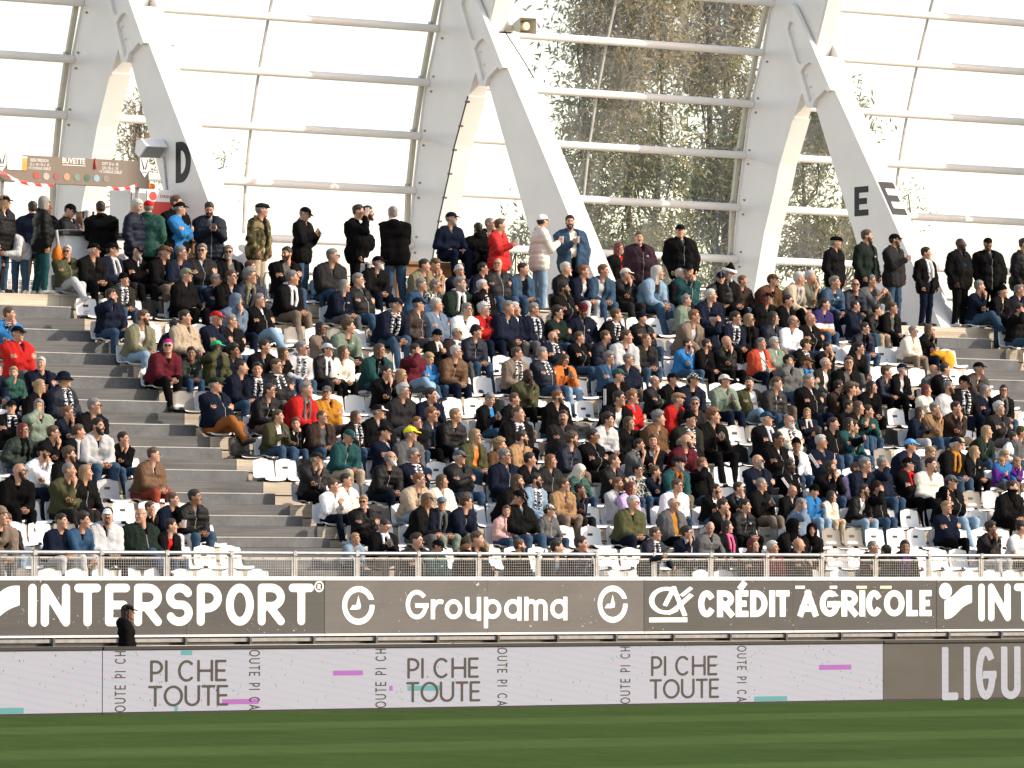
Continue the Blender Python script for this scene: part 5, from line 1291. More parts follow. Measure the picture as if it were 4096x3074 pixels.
# ---------------------------------------------------------------- the crowd, read off the photograph: head position in the picture, clothes, pose
PEOPLE = '''T 0 780
60 100 blk.p c:blk hyL S po
420 180 nav hd S BK po Y:16.2
570 110 blk.p hgL S t:tel LR pd bag:org
590 20 blk hm S po Y:17.2
110 540 lgy.p hb S D pbend t:den Y:15.0 by:-62
40 625 blk.p hb S kid t:chr D Y:14.75 by:40
905 210 blk.p c:blk g S D pm Y:16.75
1045 295 chr 0 md B:blk S D po Y:16.9
1300 180 blk hd S BK pm Y:15.35
1770 150 nav.p hw S D po t:nav
1920 165 grn c:red hg S BK po
870 740 olv.p hw s px F t:lgy q
1210 720 blk c:blk hw pk t:blk
1450 715 nav c:blk hd g sc:lgy pt
1760 750 blk.h c:blk hd B:grey g px t:blk
2120 750 blk c:brn hg pk
1610 1100 olk b:blk sc pk t:den
1440 1310 nav hd pf t:den
1850 1590 khk.h hm B:brn t:ldn pt
120 1550 blu hm pc sc
T 682 780
80 45 blk hm S po
120 180 blu c:blk hg S px t:blk
500 190 nav.p hd B:blk S F D pm t:den
1180 200 cam F:dgr hg S po t:bei mous
1740 250 blk c:blk hg g S D pm t:den
135 760 nav hg g pk
405 730 chr hg s F px collar:red
745 750 blk hg B:grey s F pt
1030 940 blk.p hm kid
1500 770 blk hd B:blk L px t:den
2090 790 chr hg g pt
200 1040 blk c:khk hg pt t:blk
590 1110 nav.p hg px sc t:den
780 1070 blk hm g pk
1020 1060 nav.p hgc g sc:khk pt
1570 1080 blk hg sc:wht pk t:tau
1940 1120 lbl.h hy kid F up pm hs
850 1370 slt.h H:slt pc t:nav
1150 1370 blk hg g pt t:ldn q
185 1590 bei hd pt collar:red
590 1600 nav c:red hw px collar:red
790 1640 blk hg g px
T 1364 780
230 220 blk.h hd B:blk S pg t:blk
345 240 wht.s hb B:blk S po t:lgy
670 210 blk.h hg S BK sc:wht pu t:den
1430 310 nav.s c:nav hg B:grey Q pt t:nav
1930 380 blk hgs g Q pk t:chr
1770 450 blk hd S BK po
2060 400 red.p hm S pu t:nav
480 880 blk c:blk hg B:wht pk t:nav
1080 920 khk hd pk
1215 910 tan hm D pc
1540 990 nav b:lgy hg pc
1840 960 nav hb g pt
2020 900 chr.p 0 g F px
50 1180 nav hgL pk
225 1110 blk.p hg B:wht g px t:den
1045 1170 dbl hg g pt
1230 1180 pat hg s px
1530 1160 dgr hg B:grey sc:wht pk
1830 1190 blk hw pf sc
690 1420 nav c:nav hg g sc pt t:den
1000 1420 dbr.p c:nav hg g mous pt t:gry
1240 1430 slt hw g px
1630 1490 wht hg g pt
1850 1490 red hwc g px t:nav
2160 1470 nav hg pk
T 2046 780
400 320 crm.p c:wht hd S pu t:ldn LR
755 310 den hb B:blk S U F pu t:blk shirt:crm
1390 700 blk hRL g S po t:blk shirt:red
1650 560 plm hm S F po t:blk mous
1870 860 lbl hwL pt
2180 470 blk c:blk hd S F po t:chr
150 970 den hd B:brn pk t:den shirt:blk
705 960 blk.p hw B:wht g pt t:blk
935 1000 nav hr pk t:lgy
1185 990 den hr pk t:den shirt:lgy
1480 1030 blk.p c:crm hg g pc t:chr
1890 1010 dbl.p hg g pk t:den
2190 1040 blk hw g sc:wht pt
680 1220 blk hb B:blk md px
40 1480 nav hw pt t:gry
290 1490 nav hg g sc pt
600 1530 dgr.s hdc g px
925 1490 nav c:mar hd B:brn F D pt
1350 1560 blk hm sc pt
1690 1600 blk.p b:nav pt
T 2728 780
75 830 tel c:blk hg g F pc
600 950 blk santa hw B:wht D pt
500 1080 chr.p c:nav s F pk
790 1120 dbr hr pt t:den
370 1310 nav hw pk t:blk
60 1370 sag.h hg pt
1170 1110 brn c:brn hd B:brn pt
1500 1090 bei hw g sc:lgy pt
1660 1070 olg hw pc
1990 620 blk F:blk hg S po t:blk
1970 1140 dbl.p hg pt
1100 1340 blk c:blk hRL pt
1370 1380 blk.h hb s B:blk pt boss
1850 1420 ppl hd pk
150 1580 tau.h hr g pt t:tau
430 1610 nav F:nav hw pf
690 1600 nav hd g sc pk
870 1620 blk hyL s sc:blk pt
1180 1600 nav.p hdL s pt
1440 1640 wht.s hgf s mous pt t:den
1660 1610 blk 0 g px
T 3410 780
185 530 dgr hm B:brn S po t:nav
545 590 chr c:blk s B:brn S pu t:den
955 760 blk hb S kid13 sc:wht po t:nav shirt:wht
1400 640 blk 0 dk B:blk S po t:blk lany
1750 640 blk c:blk md B:blk S F po t:blk
2225 650 blk.p hd S po t:blk
35 1170 nav.p 0 s F pt
240 1120 gry hg g pclap t:bei
1640 1190 nav.s hg pc t:den q
1945 1250 blk b:blk hg pk
2160 1240 nav hg g pt
40 1440 nav hdr g pt
325 1500 blk.p hb pk t:bei
530 1470 blk hm g pk
2150 1490 blk hdc pf
T 0 1290
225 150 red c:blk hg g px
530 540 nav hw F pt
175 660 grn hy kid F pf
520 830 blk hyL g pt
825 730 nav.p u:nav hg sc pt
145 1100 blk c:blk g sc F px
500 1090 sag hgL g F pf
880 1180 nav hr kid13 g pc
1210 1090 blk hg g pt t:ldn
300 1400 dgr.p hRL g sc:blk pt
690 1440 blk hm kid13 g pc
1020 1420 blk hm sc:lgy pk t:den
1250 1330 lgy.h hb B:blk pk t:den
1600 1510 blk.h hd kid13 pc t:den
2170 310 mar hj:mag s F pt t:blk
-25 620 nav hd pt
T 682 1290
60 60 blk.p hb kid13 pt
600 320 olv.h c:lgn dk pf t:olv
265 410 dgr.p hb kid md F pk t:dbl
815 380 nav hbc kid md pt
1220 320 blk hd pk
1480 410 blk hmL pt
1700 340 lgy.s hg s sc pk t:den
1950 80 tau.s hbL g md px
2030 360 blk.p c:lgy hd sc:wht pk t:chr
920 590 nav hdr B:blk pk t:den shirt:blk
1110 620 nav hb kid13 F sc pt
1370 570 blk.p hm g sc px t:gry
580 810 nav c:dgr hg px t:rus q
1280 890 blk.p hd g pt
1740 860 red hg sc:gry pt
2020 910 mus c:gry g F px t:gry
1400 1220 olv hm pm t:den shirt:wht
1620 1320 blk hm kid F pc t:den
1970 1230 dbr hmr g pk t:den
T 1364 1290
90 60 sag hmc pt t:chr
40 390 crm hmL pk t:blk
500 370 tel hmL g sc:blk pt
960 370 mar hd pf t:ldn q
1250 190 blk b:blk g sc:crm D pm
1510 150 dbr c:bei hg B:grey sc:wht pt
1750 130 nav.p b:chr pk t:den
1130 480 blu hy kid D pt
1490 390 brn.p hw g pk t:nav
590 650 blk hb g pc t:chr
780 700 blk hyL kid13 g pc
810 900 chr hwc g pt t:gry
1160 950 nav.h hd kid13 pm
480 1160 blk c:bwt hg g pt
200 1230 blk hmL sc pt
1170 1190 nav.p hr kid13 g pt
1000 1310 blk hr g pk
1480 1210 blk.p hy pk t:ldn
1930 1000 blk hg D pm t:den shirt:blu
100 1480 tel c:tel hg pk t:bei D
560 1430 nav.s c:blk hd px
890 1450 gry c:yel hg pk
1730 1480 olv hyL g pk t:den shirt:org
2050 1600 brn hyc kid pt
T 2046 1290
540 190 nav 0 B:brn g px sc
880 200 blk hm px t:den
1220 190 nav.p hm pt
1480 190 lgy.h hm pt t:bei
1750 230 chr hrr pk t:den
75 410 tau hm g sc pt
400 410 nav.p hg g sc px t:den
690 490 org hmL g D pm t:ldn
1270 470 dbl hgc g pt t:nav
1520 490 nav hg g pt
210 690 olv 0 dk D pc t:blk
1380 690 blk.s c:grn hb B:blk pt stripe
1860 770 blk.p hgf g pt
2090 740 blk c:blk s B:wht pt
600 970 blk.h hr B:brn pt
1380 990 blk hd g pt shirt:wht
1560 970 red.s hr s px
40 1000 blk hm pt
2150 1000 red F:tan hg pt
75 1190 blk hmr sc pk
670 1230 chr hd B:brn F pt
1250 1270 lgy.p hdc pk
1520 1310 blk hmL kid13 pt
1900 1250 brn hgc pt
130 1500 tan hd g B:blk pt
780 1520 nav.p hmc g B:brn pt
1050 1480 blk hd g md px
1660 1590 gry hd sc pc
1820 1540 blk hmL kid13 F pc
2210 1570 mar hgf B:brn sc px
T 2728 1290
80 320 blu hd B:brn pc
330 290 blk hd B:brn pk t:blk
580 250 blk.p 0 pc t:blk
1030 280 cor hg pt t:nav strap
1200 270 sag hw B:wht g px
1600 290 blk c:cam sc pt
1890 330 blk hd pc
140 750 nav c:pat g pt
550 760 sag c:crm hd pm t:nav
870 790 olv hd B:blk F px t:ldn q
1220 800 chr.p hm B:wht g pt
1380 500 gry c:chr g pf t:den
1610 520 sag c:brn hr B:ging sc:blu pt
1860 530 chr hwf pt shirt:crm
2150 530 blk hm g F pt
1640 760 blk hg px
2030 830 dbr hb pt
2180 870 blk hmc kid13 pt
2160 1090 blk hd g pt
165 1060 chr hg s F pt
90 1260 olk b:blk g sc pt
400 1220 blk hrc pm t:blk
1090 1250 blk c:dbl hw sc:wht px
1390 1290 crm 0 B:wht g sc pt
1430 1160 tel hmL A pt
1620 1200 nav hyL kid13 F sc:crm pt
1960 1320 blk hd B:blk ppoint
2160 1320 tel hdL pt
1740 1430 nav hd kid A pt
1240 1520 blk hb g md px
1480 1590 wht b:blk md F pt
1800 1550 nav.s hw g px stripe
95 1500 blk hgf s F sc pt
50 1540 mar 0 B:brn pt
T 3410 1290
800 120 crm hg g pk t:tau
1000 100 blk hmL g pc t:nav lap:mus
170 80 nav.p hd g sc:blk pk t:den
80 340 blk hb kid13 g pt
430 650 nav.p hm kid pk t:blk
650 610 blk c:nav hw B:wht pk t:blk shirt:lgy
1060 620 gry 0 g sc pt
1200 610 blk hd sc pt
1440 740 blk c:blk D sc pt
1630 600 dbr.p c:blk hg pt
960 880 crm hRL pt t:ldn
1250 840 lgy.t hgs B:brn pt t:bei
250 840 blk.h hdL pk t:blk
1720 890 nav hgL g pt
1960 890 blk hdL g F sc:gry pk t:den
880 1170 nav hdL pm t:lgy
1070 1120 tan hg g sc:brn pc t:den
1340 1110 dbr hd pc t:bei
1900 1120 chr hwc pt t:gry collar:red
1740 1420 dgr hyL pt t:den
70 1110 blk hmL kid13 pm
190 1110 tel hd kid pm t:den
2090 1510 wht.h hd kid13 pt
2190 1430 gry b:olv pt
1330 1580 blk c:nav hw sc:mus pt t:den
740 1600 nav c:lbu pt
20 860 tan hmc kid pt
15 1360 tel hdc pt
T 0 1800
560 40 wht.h c:blk hd B:brn pc t:nav
900 70 blk hmc B:brn pk t:den
1990 70 brn.p hm g pk t:mrn
245 280 blk.h 0 B:brn g pk t:blk
890 270 olv hgs pc t:chr
1110 300 blk hyL pt t:chr
90 920 blk.p hm D F pm t:ldn
800 930 nav.s hd pk t:lgy
1080 920 dbl.s hdc pt t:lgy
1380 850 lgy.h c:bwt hd B:brn F pk t:blk
1820 850 dgr hgf L pt t:den q
1950 780 blk hm kid13 pc
-5 800 tau b:tau pt
T 682 1800
40 650 nav.h hm pu t:lgy
310 620 blk.p hd md pk t:den
10 990 blk hd kid13 pk shirt:red t:den
1890 120 chr.p c:olk hg g pc t:blk
2110 470 wht hm kid13 pm t:nav
T 1364 1800
70 400 crm hd g pt
290 680 blk.p hy s F px t:blk
640 110 blk.p hgf B:wht pk t:nav
940 80 nav hg s sc px
1530 100 blk.p c:gry hw s px t:den
1010 400 bei.p hr g pt t:ldn
1310 410 crm hmL pt
2120 90 nav hg g pt
1120 660 blk c:tau hrL pk t:gry
1310 700 nav F:slt hw g sc:gry F pk t:sag
1620 680 nav hmc s pt
2150 830 pnk.p hmL kid13 F sc:pnk pt
570 990 blk hd g D sc:wht pm
200 1200 lbl.p hy kid pt
980 1180 chr hd g B:blk px t:den
1300 1260 tel c:blk D pt
1800 1170 blk hm B:brn pt
1870 1240 blk hy kid A pt
1690 1290 blk hr kid pt
T 2046 1800
240 130 blk hd pt
510 150 chr hrL pt
70 420 blk hmL B:brn pt
310 400 lbl hb s B:blk sc pk t:ldn
690 460 tan hm g pk t:tau
890 520 nav hb kid13 md pc t:chr
90 620 blk c:blk D pt t:den
880 280 grn.p H:crm kid D pt
1330 150 blk.p hmr px
1640 270 pat hb kid13 g pt
1870 290 nav.s hm kid13 pc t:den
1380 450 lgy.h hr B:ging px t:lgy
1560 500 lil hRL pt
1570 690 olv hw g pk t:nav
2150 180 tel F:chr B:grey sc:rus pt t:khk
2150 470 wht.h hm g pk t:den
2100 700 gry hwf g pt t:blk shirt:mus
490 790 gry c:pat kid pt
80 1240 blk.h hm B:brn pt
610 1230 chr hd kid13 pt
940 1220 nav hd kid13 pt
1860 1090 nav.p hm kid13 g sc S plean collar:red
T 2728 1800
265 190 blk.h hr g pf t:den
980 150 nav 0 s B:grey px
1390 220 blk.s hb dk kid13 stripe pt
1920 230 blk hdL B:brn pb t:den
450 520 blk hd B:brn pc
740 500 blk.p hd sc pc
1030 450 blk hgs g pm t:tau
1440 560 blk 0 g D pm t:blk
1720 540 blu b:blk D pm t:ldn
1950 640 crm hdL kid13 pk t:bei
530 730 blk hd kid13 pc
820 730 blk.p hb pk collar:yel t:blk
1540 720 slt.h hg D pf
1440 990 blk H:blk sc pt
1690 1040 blk H:blk F pt t:chr
370 1010 gry.p 0 F D pt
590 1000 blk hdL sc:hpk pt
70 1080 nav hdc kid13 g sc:lgy pc
930 1240 chr hRL pt
1220 1270 mar hw pt
1530 1230 blk 0 B:brn pt collar:red t:den
T 3410 1800
45 250 lil hm B:brn pt
150 200 nav hg g pt
390 190 nav hg pf t:den
720 190 blk c:blk g sc:red px t:blk
1010 200 crm.p hb B:blk pk t:blk
1000 50 gry hy kid13 D pt t:lgy
1590 30 blk hyL pk t:blk
1960 90 blu hy kid D pt
1930 220 pur.h hy kid D pm t:gry
2130 190 pur.h hy kid D pc
1270 420 blk c:gry s px t:ldn
1200 555 blk H:blk pc t:tel
160 530 blk.p hd g B:brn pk t:ldn shirt:wht
330 500 blk b:dbr g B:grey pf t:den
1220 750 nav.s hy g px t:blk
2060 490 blk hd gait pt t:blk
1800 1020 blk.p hdc md pc t:lgy
2190 1010 wht.t hb pt t:blk
290 1260 blk.h hgs pt
460 1290 blk hd kid A pt
710 1250 blk hdL md F sc:pur pt
'''
def parse():
    out = []; ox = oy = 0
    for l in PEOPLE.strip().splitlines():
        t = l.split()
        if t[0] == 'T': ox, oy = float(t[1]), float(t[2]); continue
        p = dict(u=ox + float(t[0]) / 3.234, y=oy + float(t[1]) / 3.234, top=t[2].split('.')[0], style=(t[2].split('.') + ['j'])[1], hair=None, hat=None, hatc=None, beard=None, pose='pt', look='R', tr=None, scarf=None, skin=0,
                 glasses=None, kid=0, stand=False, perch=False, back=False, legx=False, shirt=None, fl=set(), collar=None, bag=None, lap=None, Y=None, byf=None)
        for k in t[3:]:
            a, _, b = k.partition(':')
            if a in ('c', 'b', 'F', 'u', 'H', 'hj') and b: p['hat'] = {'c': 'cap', 'b': 'beanie', 'F': 'flatcap', 'u': 'bucket', 'H': 'hood', 'hj': 'scarfhead'}[a]; p['hatc'] = b
            elif a == 'santa': p['hat'] = 'santa'; p['hatc'] = 'blk'
            elif a == 'B': p['beard'] = b
            elif a == 't' and b: p['tr'] = b
            elif a == 'sc': p['scarf'] = b or 'bw'
            elif a == 'shirt': p['shirt'] = b
            elif a == 'collar': p['collar'] = b
            elif a == 'bag': p['bag'] = b
            elif a == 'lap': p['lap'] = b
            elif a == 'Y': p['Y'] = float(b)
            elif a == 'by': p['byf'] = float(b)
            elif k == '0': p['hair'] = ('', 'bald')
            elif k[:2] in HC: p['hair'] = (k[:2], {'': 's', 's': 'b', 'L': 'L', 'c': 'c', 'r': 'r', 'f': 'f'}[k[2:]])
            elif k in ('F', 'L', 'A', 'D', 'U', 'LR'): p['look'] = k if p['look'] == 'R' or k == 'F' else p['look'] + k
            elif k == 'g': p['glasses'] = 'g'
            elif k == 's': p['glasses'] = 's'
            elif k == 'kid': p['kid'] = 1
            elif k == 'kid13': p['kid'] = 2
            elif k == 'dk': p['skin'] = 2
            elif k == 'md': p['skin'] = 1
            elif k == 'S': p['stand'] = True
            elif k == 'Q': p['perch'] = True
            elif k == 'BK': p['back'] = True
            elif k == 'q': p['legx'] = True
            elif k.startswith('p') and len(k) > 1 and k in LEAN: p['pose'] = k
            else: p['fl'].add(k)
        if 'D' in t[3:] and 'D' not in p['look']: p['look'] += 'D'
        out.append(p)
    return out
FOLK = parse(); RP = random.Random(11)
ROWS = {k: [] for k in range(14)}; SEATED_X = []
TRS = ['den', 'den', 'nav', 'blk', 'blk', 'chr', 'gry', 'den', 'tau']
def place(i, p):
    r = random.Random(100 + i); p['seed'] = r.randrange(3); p['fat'] = r.choice((0, 0, .5, 1.0)) if not p['kid'] else 0
    if p['hair'] and p['hair'][1] == 'L': p['fat'] = min(p['fat'], .5)
    if p['pose'] == 'pt' and not p['stand'] and not p['perch']: p['pose'] = r.choice(['pt', 'pr', 'pe', 'ph', 'pk', 'pr', 'pe', 'px'])
    p['opn'] = bool(p['shirt']) or (p['style'] in 'jh' and r.random() < .13 and not p['collar'])
    p['trc'] = p['tr'] or r.choice(TRS)
    p['var'] = 3 if p['kid'] == 1 else 1 if (p['hair'] and p['hair'][1] == 'L') else 2 if p['fat'] >= 1 else 0
    p['hs'] = {0: 1.0, 1: 1.22, 2: 1.10}[p['kid']]
    look = p['look']; jit = r.choice((-10, 0, 0, 10))
    # bearing of the body (0 = square to the pitch, + = towards the right of the picture) and of the head on it
    by = r.choice((0, 6, 12, 18)); hy = 36 + jit
    if 'F' in look: hy = -34; by = 0 if p['pose'] != 'px' else -10
    if 'L' in look and 'LR' not in look: hy = -62; by = -8
    if 'A' in look: hy = 110; by = 70
    pit = {True: 24, False: 0}['D' in look] + (-32 if 'U' in look else 0)
    if 'D' in look and 'F' not in look: hy = 24
    if p['stand']:
        by = 18 + jit; hy = 34
        if 'F' in look: by = -20; hy = -12
        if 'D' in look and 'F' not in look: by = 30; hy = 10
        if 'LR' in look: by = 70; hy = 30
        if p['back']: by = 150 + jit; hy = 10
        if p['pose'] == 'plean': by = 8; hy = 40
    if p['byf'] is not None: by = p['byf']; hy = 0
    p['by'], p['hy'], p['pit'] = by, hy, pit
    J = joints(p['pose'], p['seed'], p['stand'], p['legx']); h = J['head']; p['J'] = J
    Rz = np.array(Matrix.Rotation(radians(by), 3, 'Z'))
    hv = Rz @ h
    if p['pose'] == 'plean':
        q = un(p['u'], p['y'], 1, 3.50 + .86 * hv[1]); p['s'] = .86; p['pos'] = (q[0] - .86 * hv[0], 3.50, q[2] - .86 * hv[2]); p['row'] = 0; return
    if p['stand'] or p['perch']:
        z0 = ZF; best = None
        if p['perch']:
            Y = 15.42; q = un(p['u'], p['y'], 1, Y); s = 1.04; p['pos'] = (q[0] - s * hv[0], Y - s * hv[1], q[2] - s * hv[2]); p['s'] = s; p['row'] = 14; return
        want = {0: 1.0, 1: .70, 2: .90}[p['kid']]
        for Y in (np.arange(14.72, 18.6, .12) if p['Y'] is None else [p['Y']]):
            q = un(p['u'], p['y'], 1, Y + hv[1]); s = (q[2] - z0) / hv[2]; c = abs(s - want) + .035 * abs(Y - 15.2)
            if best is None or c < best[0]: best = (c, Y, s, q)
        _, Y, s, q = best; s = min(max(s, want * .88), want * 1.10)
        p['s'] = s; p['pos'] = (q[0] - s * hv[0], Y, z0); p['row'] = 15; return
    want = {0: 1.0, 1: .76, 2: .89}[p['kid']]; best = None
    for k in range(14):
        Yh = YK[k] + .17
        q = un(p['u'], p['y'], 1, Yh + want * hv[1]); s = (q[2] - ZK[k] - .03) / hv[2]
        if best is None or abs(s - want) < best[0]: best = (abs(s - want), k, s, q)
    _, k, s, q = best
    s = min(max(s, want * .86), want * 1.13)
    if k == 0: p['seed'] += 10; p['legx'] = False; p['J'] = joints(p['pose'], p['seed'], False, False)
    p['s'] = s; p['row'] = k; p['pos'] = (q[0] - s * hv[0], YK[k] + (.17 if k else .24), ZK[k] + .03); ROWS[k].append(p)
for i, p in enumerate(FOLK): place(i, p)

# which figures are individuals (the 300 that show largest), the rest one mass
def cover(p):
    "how much of a figure the rows in front of it hide (rough)"
    c = 0
    for q in FOLK:
        if q is p or q['row'] >= p['row'] or q['stand']: continue
        du, dy = q['u'] - p['u'], q['y'] - p['y']
        if abs(du) < 120 and 0 < dy < 200: c += (1 - abs(du) / 120) * (1 - dy / 200)
    return c
for p in FOLK:
    p['show'] = (2.0 if p['stand'] or p['perch'] else 1.0) * (p['s'] ** 1.5) * (1.0 if 40 < p['u'] < 4050 else .3) / (1 + 1.3 * cover(p)) * (1.25 if p['row'] in (2, 3, 4, 13) else 1) * (.75 if p['row'] == 0 else 1)
order_ = sorted(FOLK, key=lambda p: -p['show'])
for n, p in enumerate(order_): p['solo'] = n < 300

STYLE = dict(j='jacket', p='quilted jacket', h='hooded top', s='sweater', t='T-shirt')
POSEW = dict(pe='leaning forward', pr='', ph='', pk='hands clasped', px='arms crossed', pc='hand on chin', pf='hand raised to face', pm='looking at hands', pb='hands at mouth', pg='drinking', pu='holding a cup', ppoint='arm stretched out', pclap='clapping', plean='leaning over the rail', pbend='bending down', po='', pt='', pd='')
def holder(p):
    return ('person in %s %s' % (CW[p['top']], STYLE[p['style']])) + ', ' + ordinal(p['nth']) + (' along the back' if p['row'] >= 14 else ' in the %s row' % ordinal(p['row'] + 1))
def describe(p, lvl=0):
    w = []
    st_ = 'standing ' if p['stand'] else 'perched ' if p['perch'] else ''
    who = 'small child' if p['kid'] == 1 else 'youngster' if p['kid'] == 2 else 'person'
    s = '%s%s in %s %s' % (st_, who, CW[p['top']], 'coat' if p['top'] in ('cam',) else 'jacket' if p['top'] == 'den' and p['style'] == 'j' else STYLE[p['style']])
    ex = []
    if p['hat']: ex.append('%s %s' % (CW[p['hatc']], {'cap': 'cap', 'beanie': 'beanie', 'flatcap': 'flat cap', 'bucket': 'bucket hat', 'hood': 'hood up', 'scarfhead': 'head wrap', 'santa': 'fur-trimmed hat'}[p['hat']]))
    if p['scarf']: ex.append('black and white scarf' if p['scarf'] == 'bw' else '%s scarf' % CW[p['scarf']])
    if p['glasses'] == 's': ex.append('sunglasses')
    elif p['glasses'] and lvl > 0 and len(ex) < 2: ex.append('glasses')
    if p['tr'] and (p['tr'] in ('rus', 'mrn', 'grn', 'ldn', 'bei', 'lgy', 'tau', 'sag', 'khk') or (lvl > 0 and not ex)): ex.append('%s %s' % (CW[p['tr']], 'jeans' if p['tr'] in ('den', 'ldn') else 'trousers'))
    if ex: s += ' with ' + ' and '.join(ex[:2])
    if POSEW.get(p['pose']): s += ', ' + POSEW[p['pose']]
    if p['back']: s += ', back turned'
    return s
def label_all():
    for k in range(16):
        rr = sorted([p for p in FOLK if p['row'] == k], key=lambda p: p['pos'][0])
        for n, p in enumerate(rr): p['nth'] = n + 1
    def where(p): return 'along the back' if p['row'] >= 14 else 'in the top row' if p['row'] == 13 else 'in the front row' if p['row'] == 0 else 'in the %s row' % ordinal(p['row'] + 1)
    for p in FOLK: p['label'] = describe(p)
    for step in (1, 2, 3):
        cnt = {}
        for p in FOLK: cnt.setdefault(p['label'], []).append(p)
        for l, ps in cnt.items():
            if len(ps) > 1:
                for p in ps:
                    if step == 1: p['label'] = describe(p, 1)
                    elif step == 2: p['label'] = describe(p) + ' ' + where(p)
                    else:
                        p['label'] = '%s, %s from left %s' % (describe(p), ordinal(p['nth']), where(p))
    for p in FOLK:
        w = p['label'].split()
        if len(w) > 15:
            b = describe(p).split(', ')[0].split(' with ')[0]; p['label'] = '%s, %s from left %s' % (b, ordinal(p['nth']), where(p))
    seen = {}
    for p in FOLK: seen.setdefault(p['label'], []).append(p)
    for l, ps in seen.items():
        if len(ps) > 1:
            for p in ps: p['label'] = '%s, %s from left %s' % (describe(p).split(', ')[0].split(' with ')[0], ordinal(p['nth']), where(p))
label_all()

# ---- held and carried things
def cup(pos, full, label):
    o = empty('plastic_cup', pos); tag(o, label, 'cup')
    MB().lathe([(.032, 0), (.044, .13)], 14).build('cup_wall', M['cup'], o, True)
    if full: MB().lathe([(.030, .004), (.040, .095)], 14).build('beer', M['beer'], o, True)
def phone(pos, rz, label):
    o = empty('mobile_phone', pos, rz); o.rotation_euler = (radians(-35), 0, rz); tag(o, label, 'phone')
    MB().bevbox(-.036, .036, -.005, .005, -.075, .075, .004).build('case', M['black'], o); MB().box(-.032, .032, .0052, .0062, -.068, .068).build('screen', M['grey_plastic'], o)

HW = dict(cap='cap', beanie='beanie', flatcap='flat_cap', bucket='bucket_hat', hood='hood', scarfhead='head_wrap', santa='fur_trimmed_hat')
def set_mat(o, mats):
    for i, m in enumerate(mats):
        s = o.material_slots[i]; s.link = 'OBJECT'; s.material = m
def pieces(p):
    "(name, mesh, materials, matrix relative to the figure) for each part of a figure"
    J = p['J']; key = (p['pose'], p['seed'], p['stand'], p['legx'])
    hair_c = m_hair(p['hair'][0], HC[p['hair'][0]]) if p['hair'] and p['hair'][0] else m_hair('hm', HC['hm'])
    sk = M['skin%d' % p['skin']]; shirt = m_cloth(p['shirt'] or RP.choice(['gry', 'gry', 'blk', 'nav', 'lgy', 'slt', 'chr', 'wht', 'blk']), 's')
    body = person_mesh(*key, p['fat'], p['var'], p['hy'], p['pit'], p['hs'])
    dark = M['eye'] if not p['hair'] or p['hair'][0] not in ('hw', 'hy', 'hr') else M['eye']
    out = [('person', body, [sk, shirt, m_cloth(p['trc'], 's'), M['shoe_pale'] if RP.random() < .4 else M['shoe_dark'], dark, M['lips'] if p['skin'] < 2 else M['eye']], None)]
    out.append(({'j': 'jacket', 'p': 'quilted_jacket', 'h': 'hooded_top', 's': 'sweater', 't': 'shirt'}[p['style']], jacket_mesh(*key, p['style'], p['fat'], p['opn'] and p['style'] in 'jhp'), [m_cloth(p['top'], p['style'])], None))
    R = rot_head(radians(p['hy']), radians(p['pit'])); HM = Matrix.Translation(Vector(J['head'])) @ Matrix(R.tolist()).to_4x4() @ Matrix.Scale(p['hs'], 4)
    if p['hair'] and p['hair'][1] != 'bald' and p['hat'] not in ('hood', 'scarfhead'):
        kind = p['hair'][1]
        if p['hat'] and kind in 'scr': kind = 'f'
        out.append(('hair', headwear('h' + kind), [hair_c], HM))
    elif not p['hair'] and p['hat'] in ('cap', 'beanie', 'bucket', 'flatcap'): out.append(('hair', headwear('hf'), [m_hair('hd', HC['hd'])], HM))
    if p['hat']:
        out.append((HW[p['hat']], headwear(p['hat']), [m_cloth(p['hatc'], 's' if p['hat'] != 'cap' else 'j')], HM))
        if p['hat'] == 'santa': out.append(('fur_trim', headwear('santatrim'), [m_cloth('wht', 's')], HM))
    if p['beard']: out.append(('beard', headwear('longbeard' if p['beard'] == 'grey' and p['style'] == 'h' else 'beard'), [m_hair('b' + p['beard'], BC[p['beard']])], HM))
    if 'mous' in p['fl']: out.append(('moustache', headwear('moustache'), [hair_c], HM))
    if 'gait' in p['fl']: out.append(('neck_gaiter', headwear('gaiter'), [m_cloth('blk', 's')], HM))
    if p['glasses']: out.append(('sunglasses' if p['glasses'] == 's' else 'glasses', glasses_mesh(p['glasses'] == 's'), [M['black']], HM))
    if p['scarf'] or p['collar']:
        out.append(('scarf' if p['scarf'] else 'inner_collar', scarf_mesh(*key, p['fat']), [M['scarf_bw'] if p['scarf'] == 'bw' else m_cloth(p['scarf'] or p['collar'], 's')], None)) if p['scarf'] else None
    return out
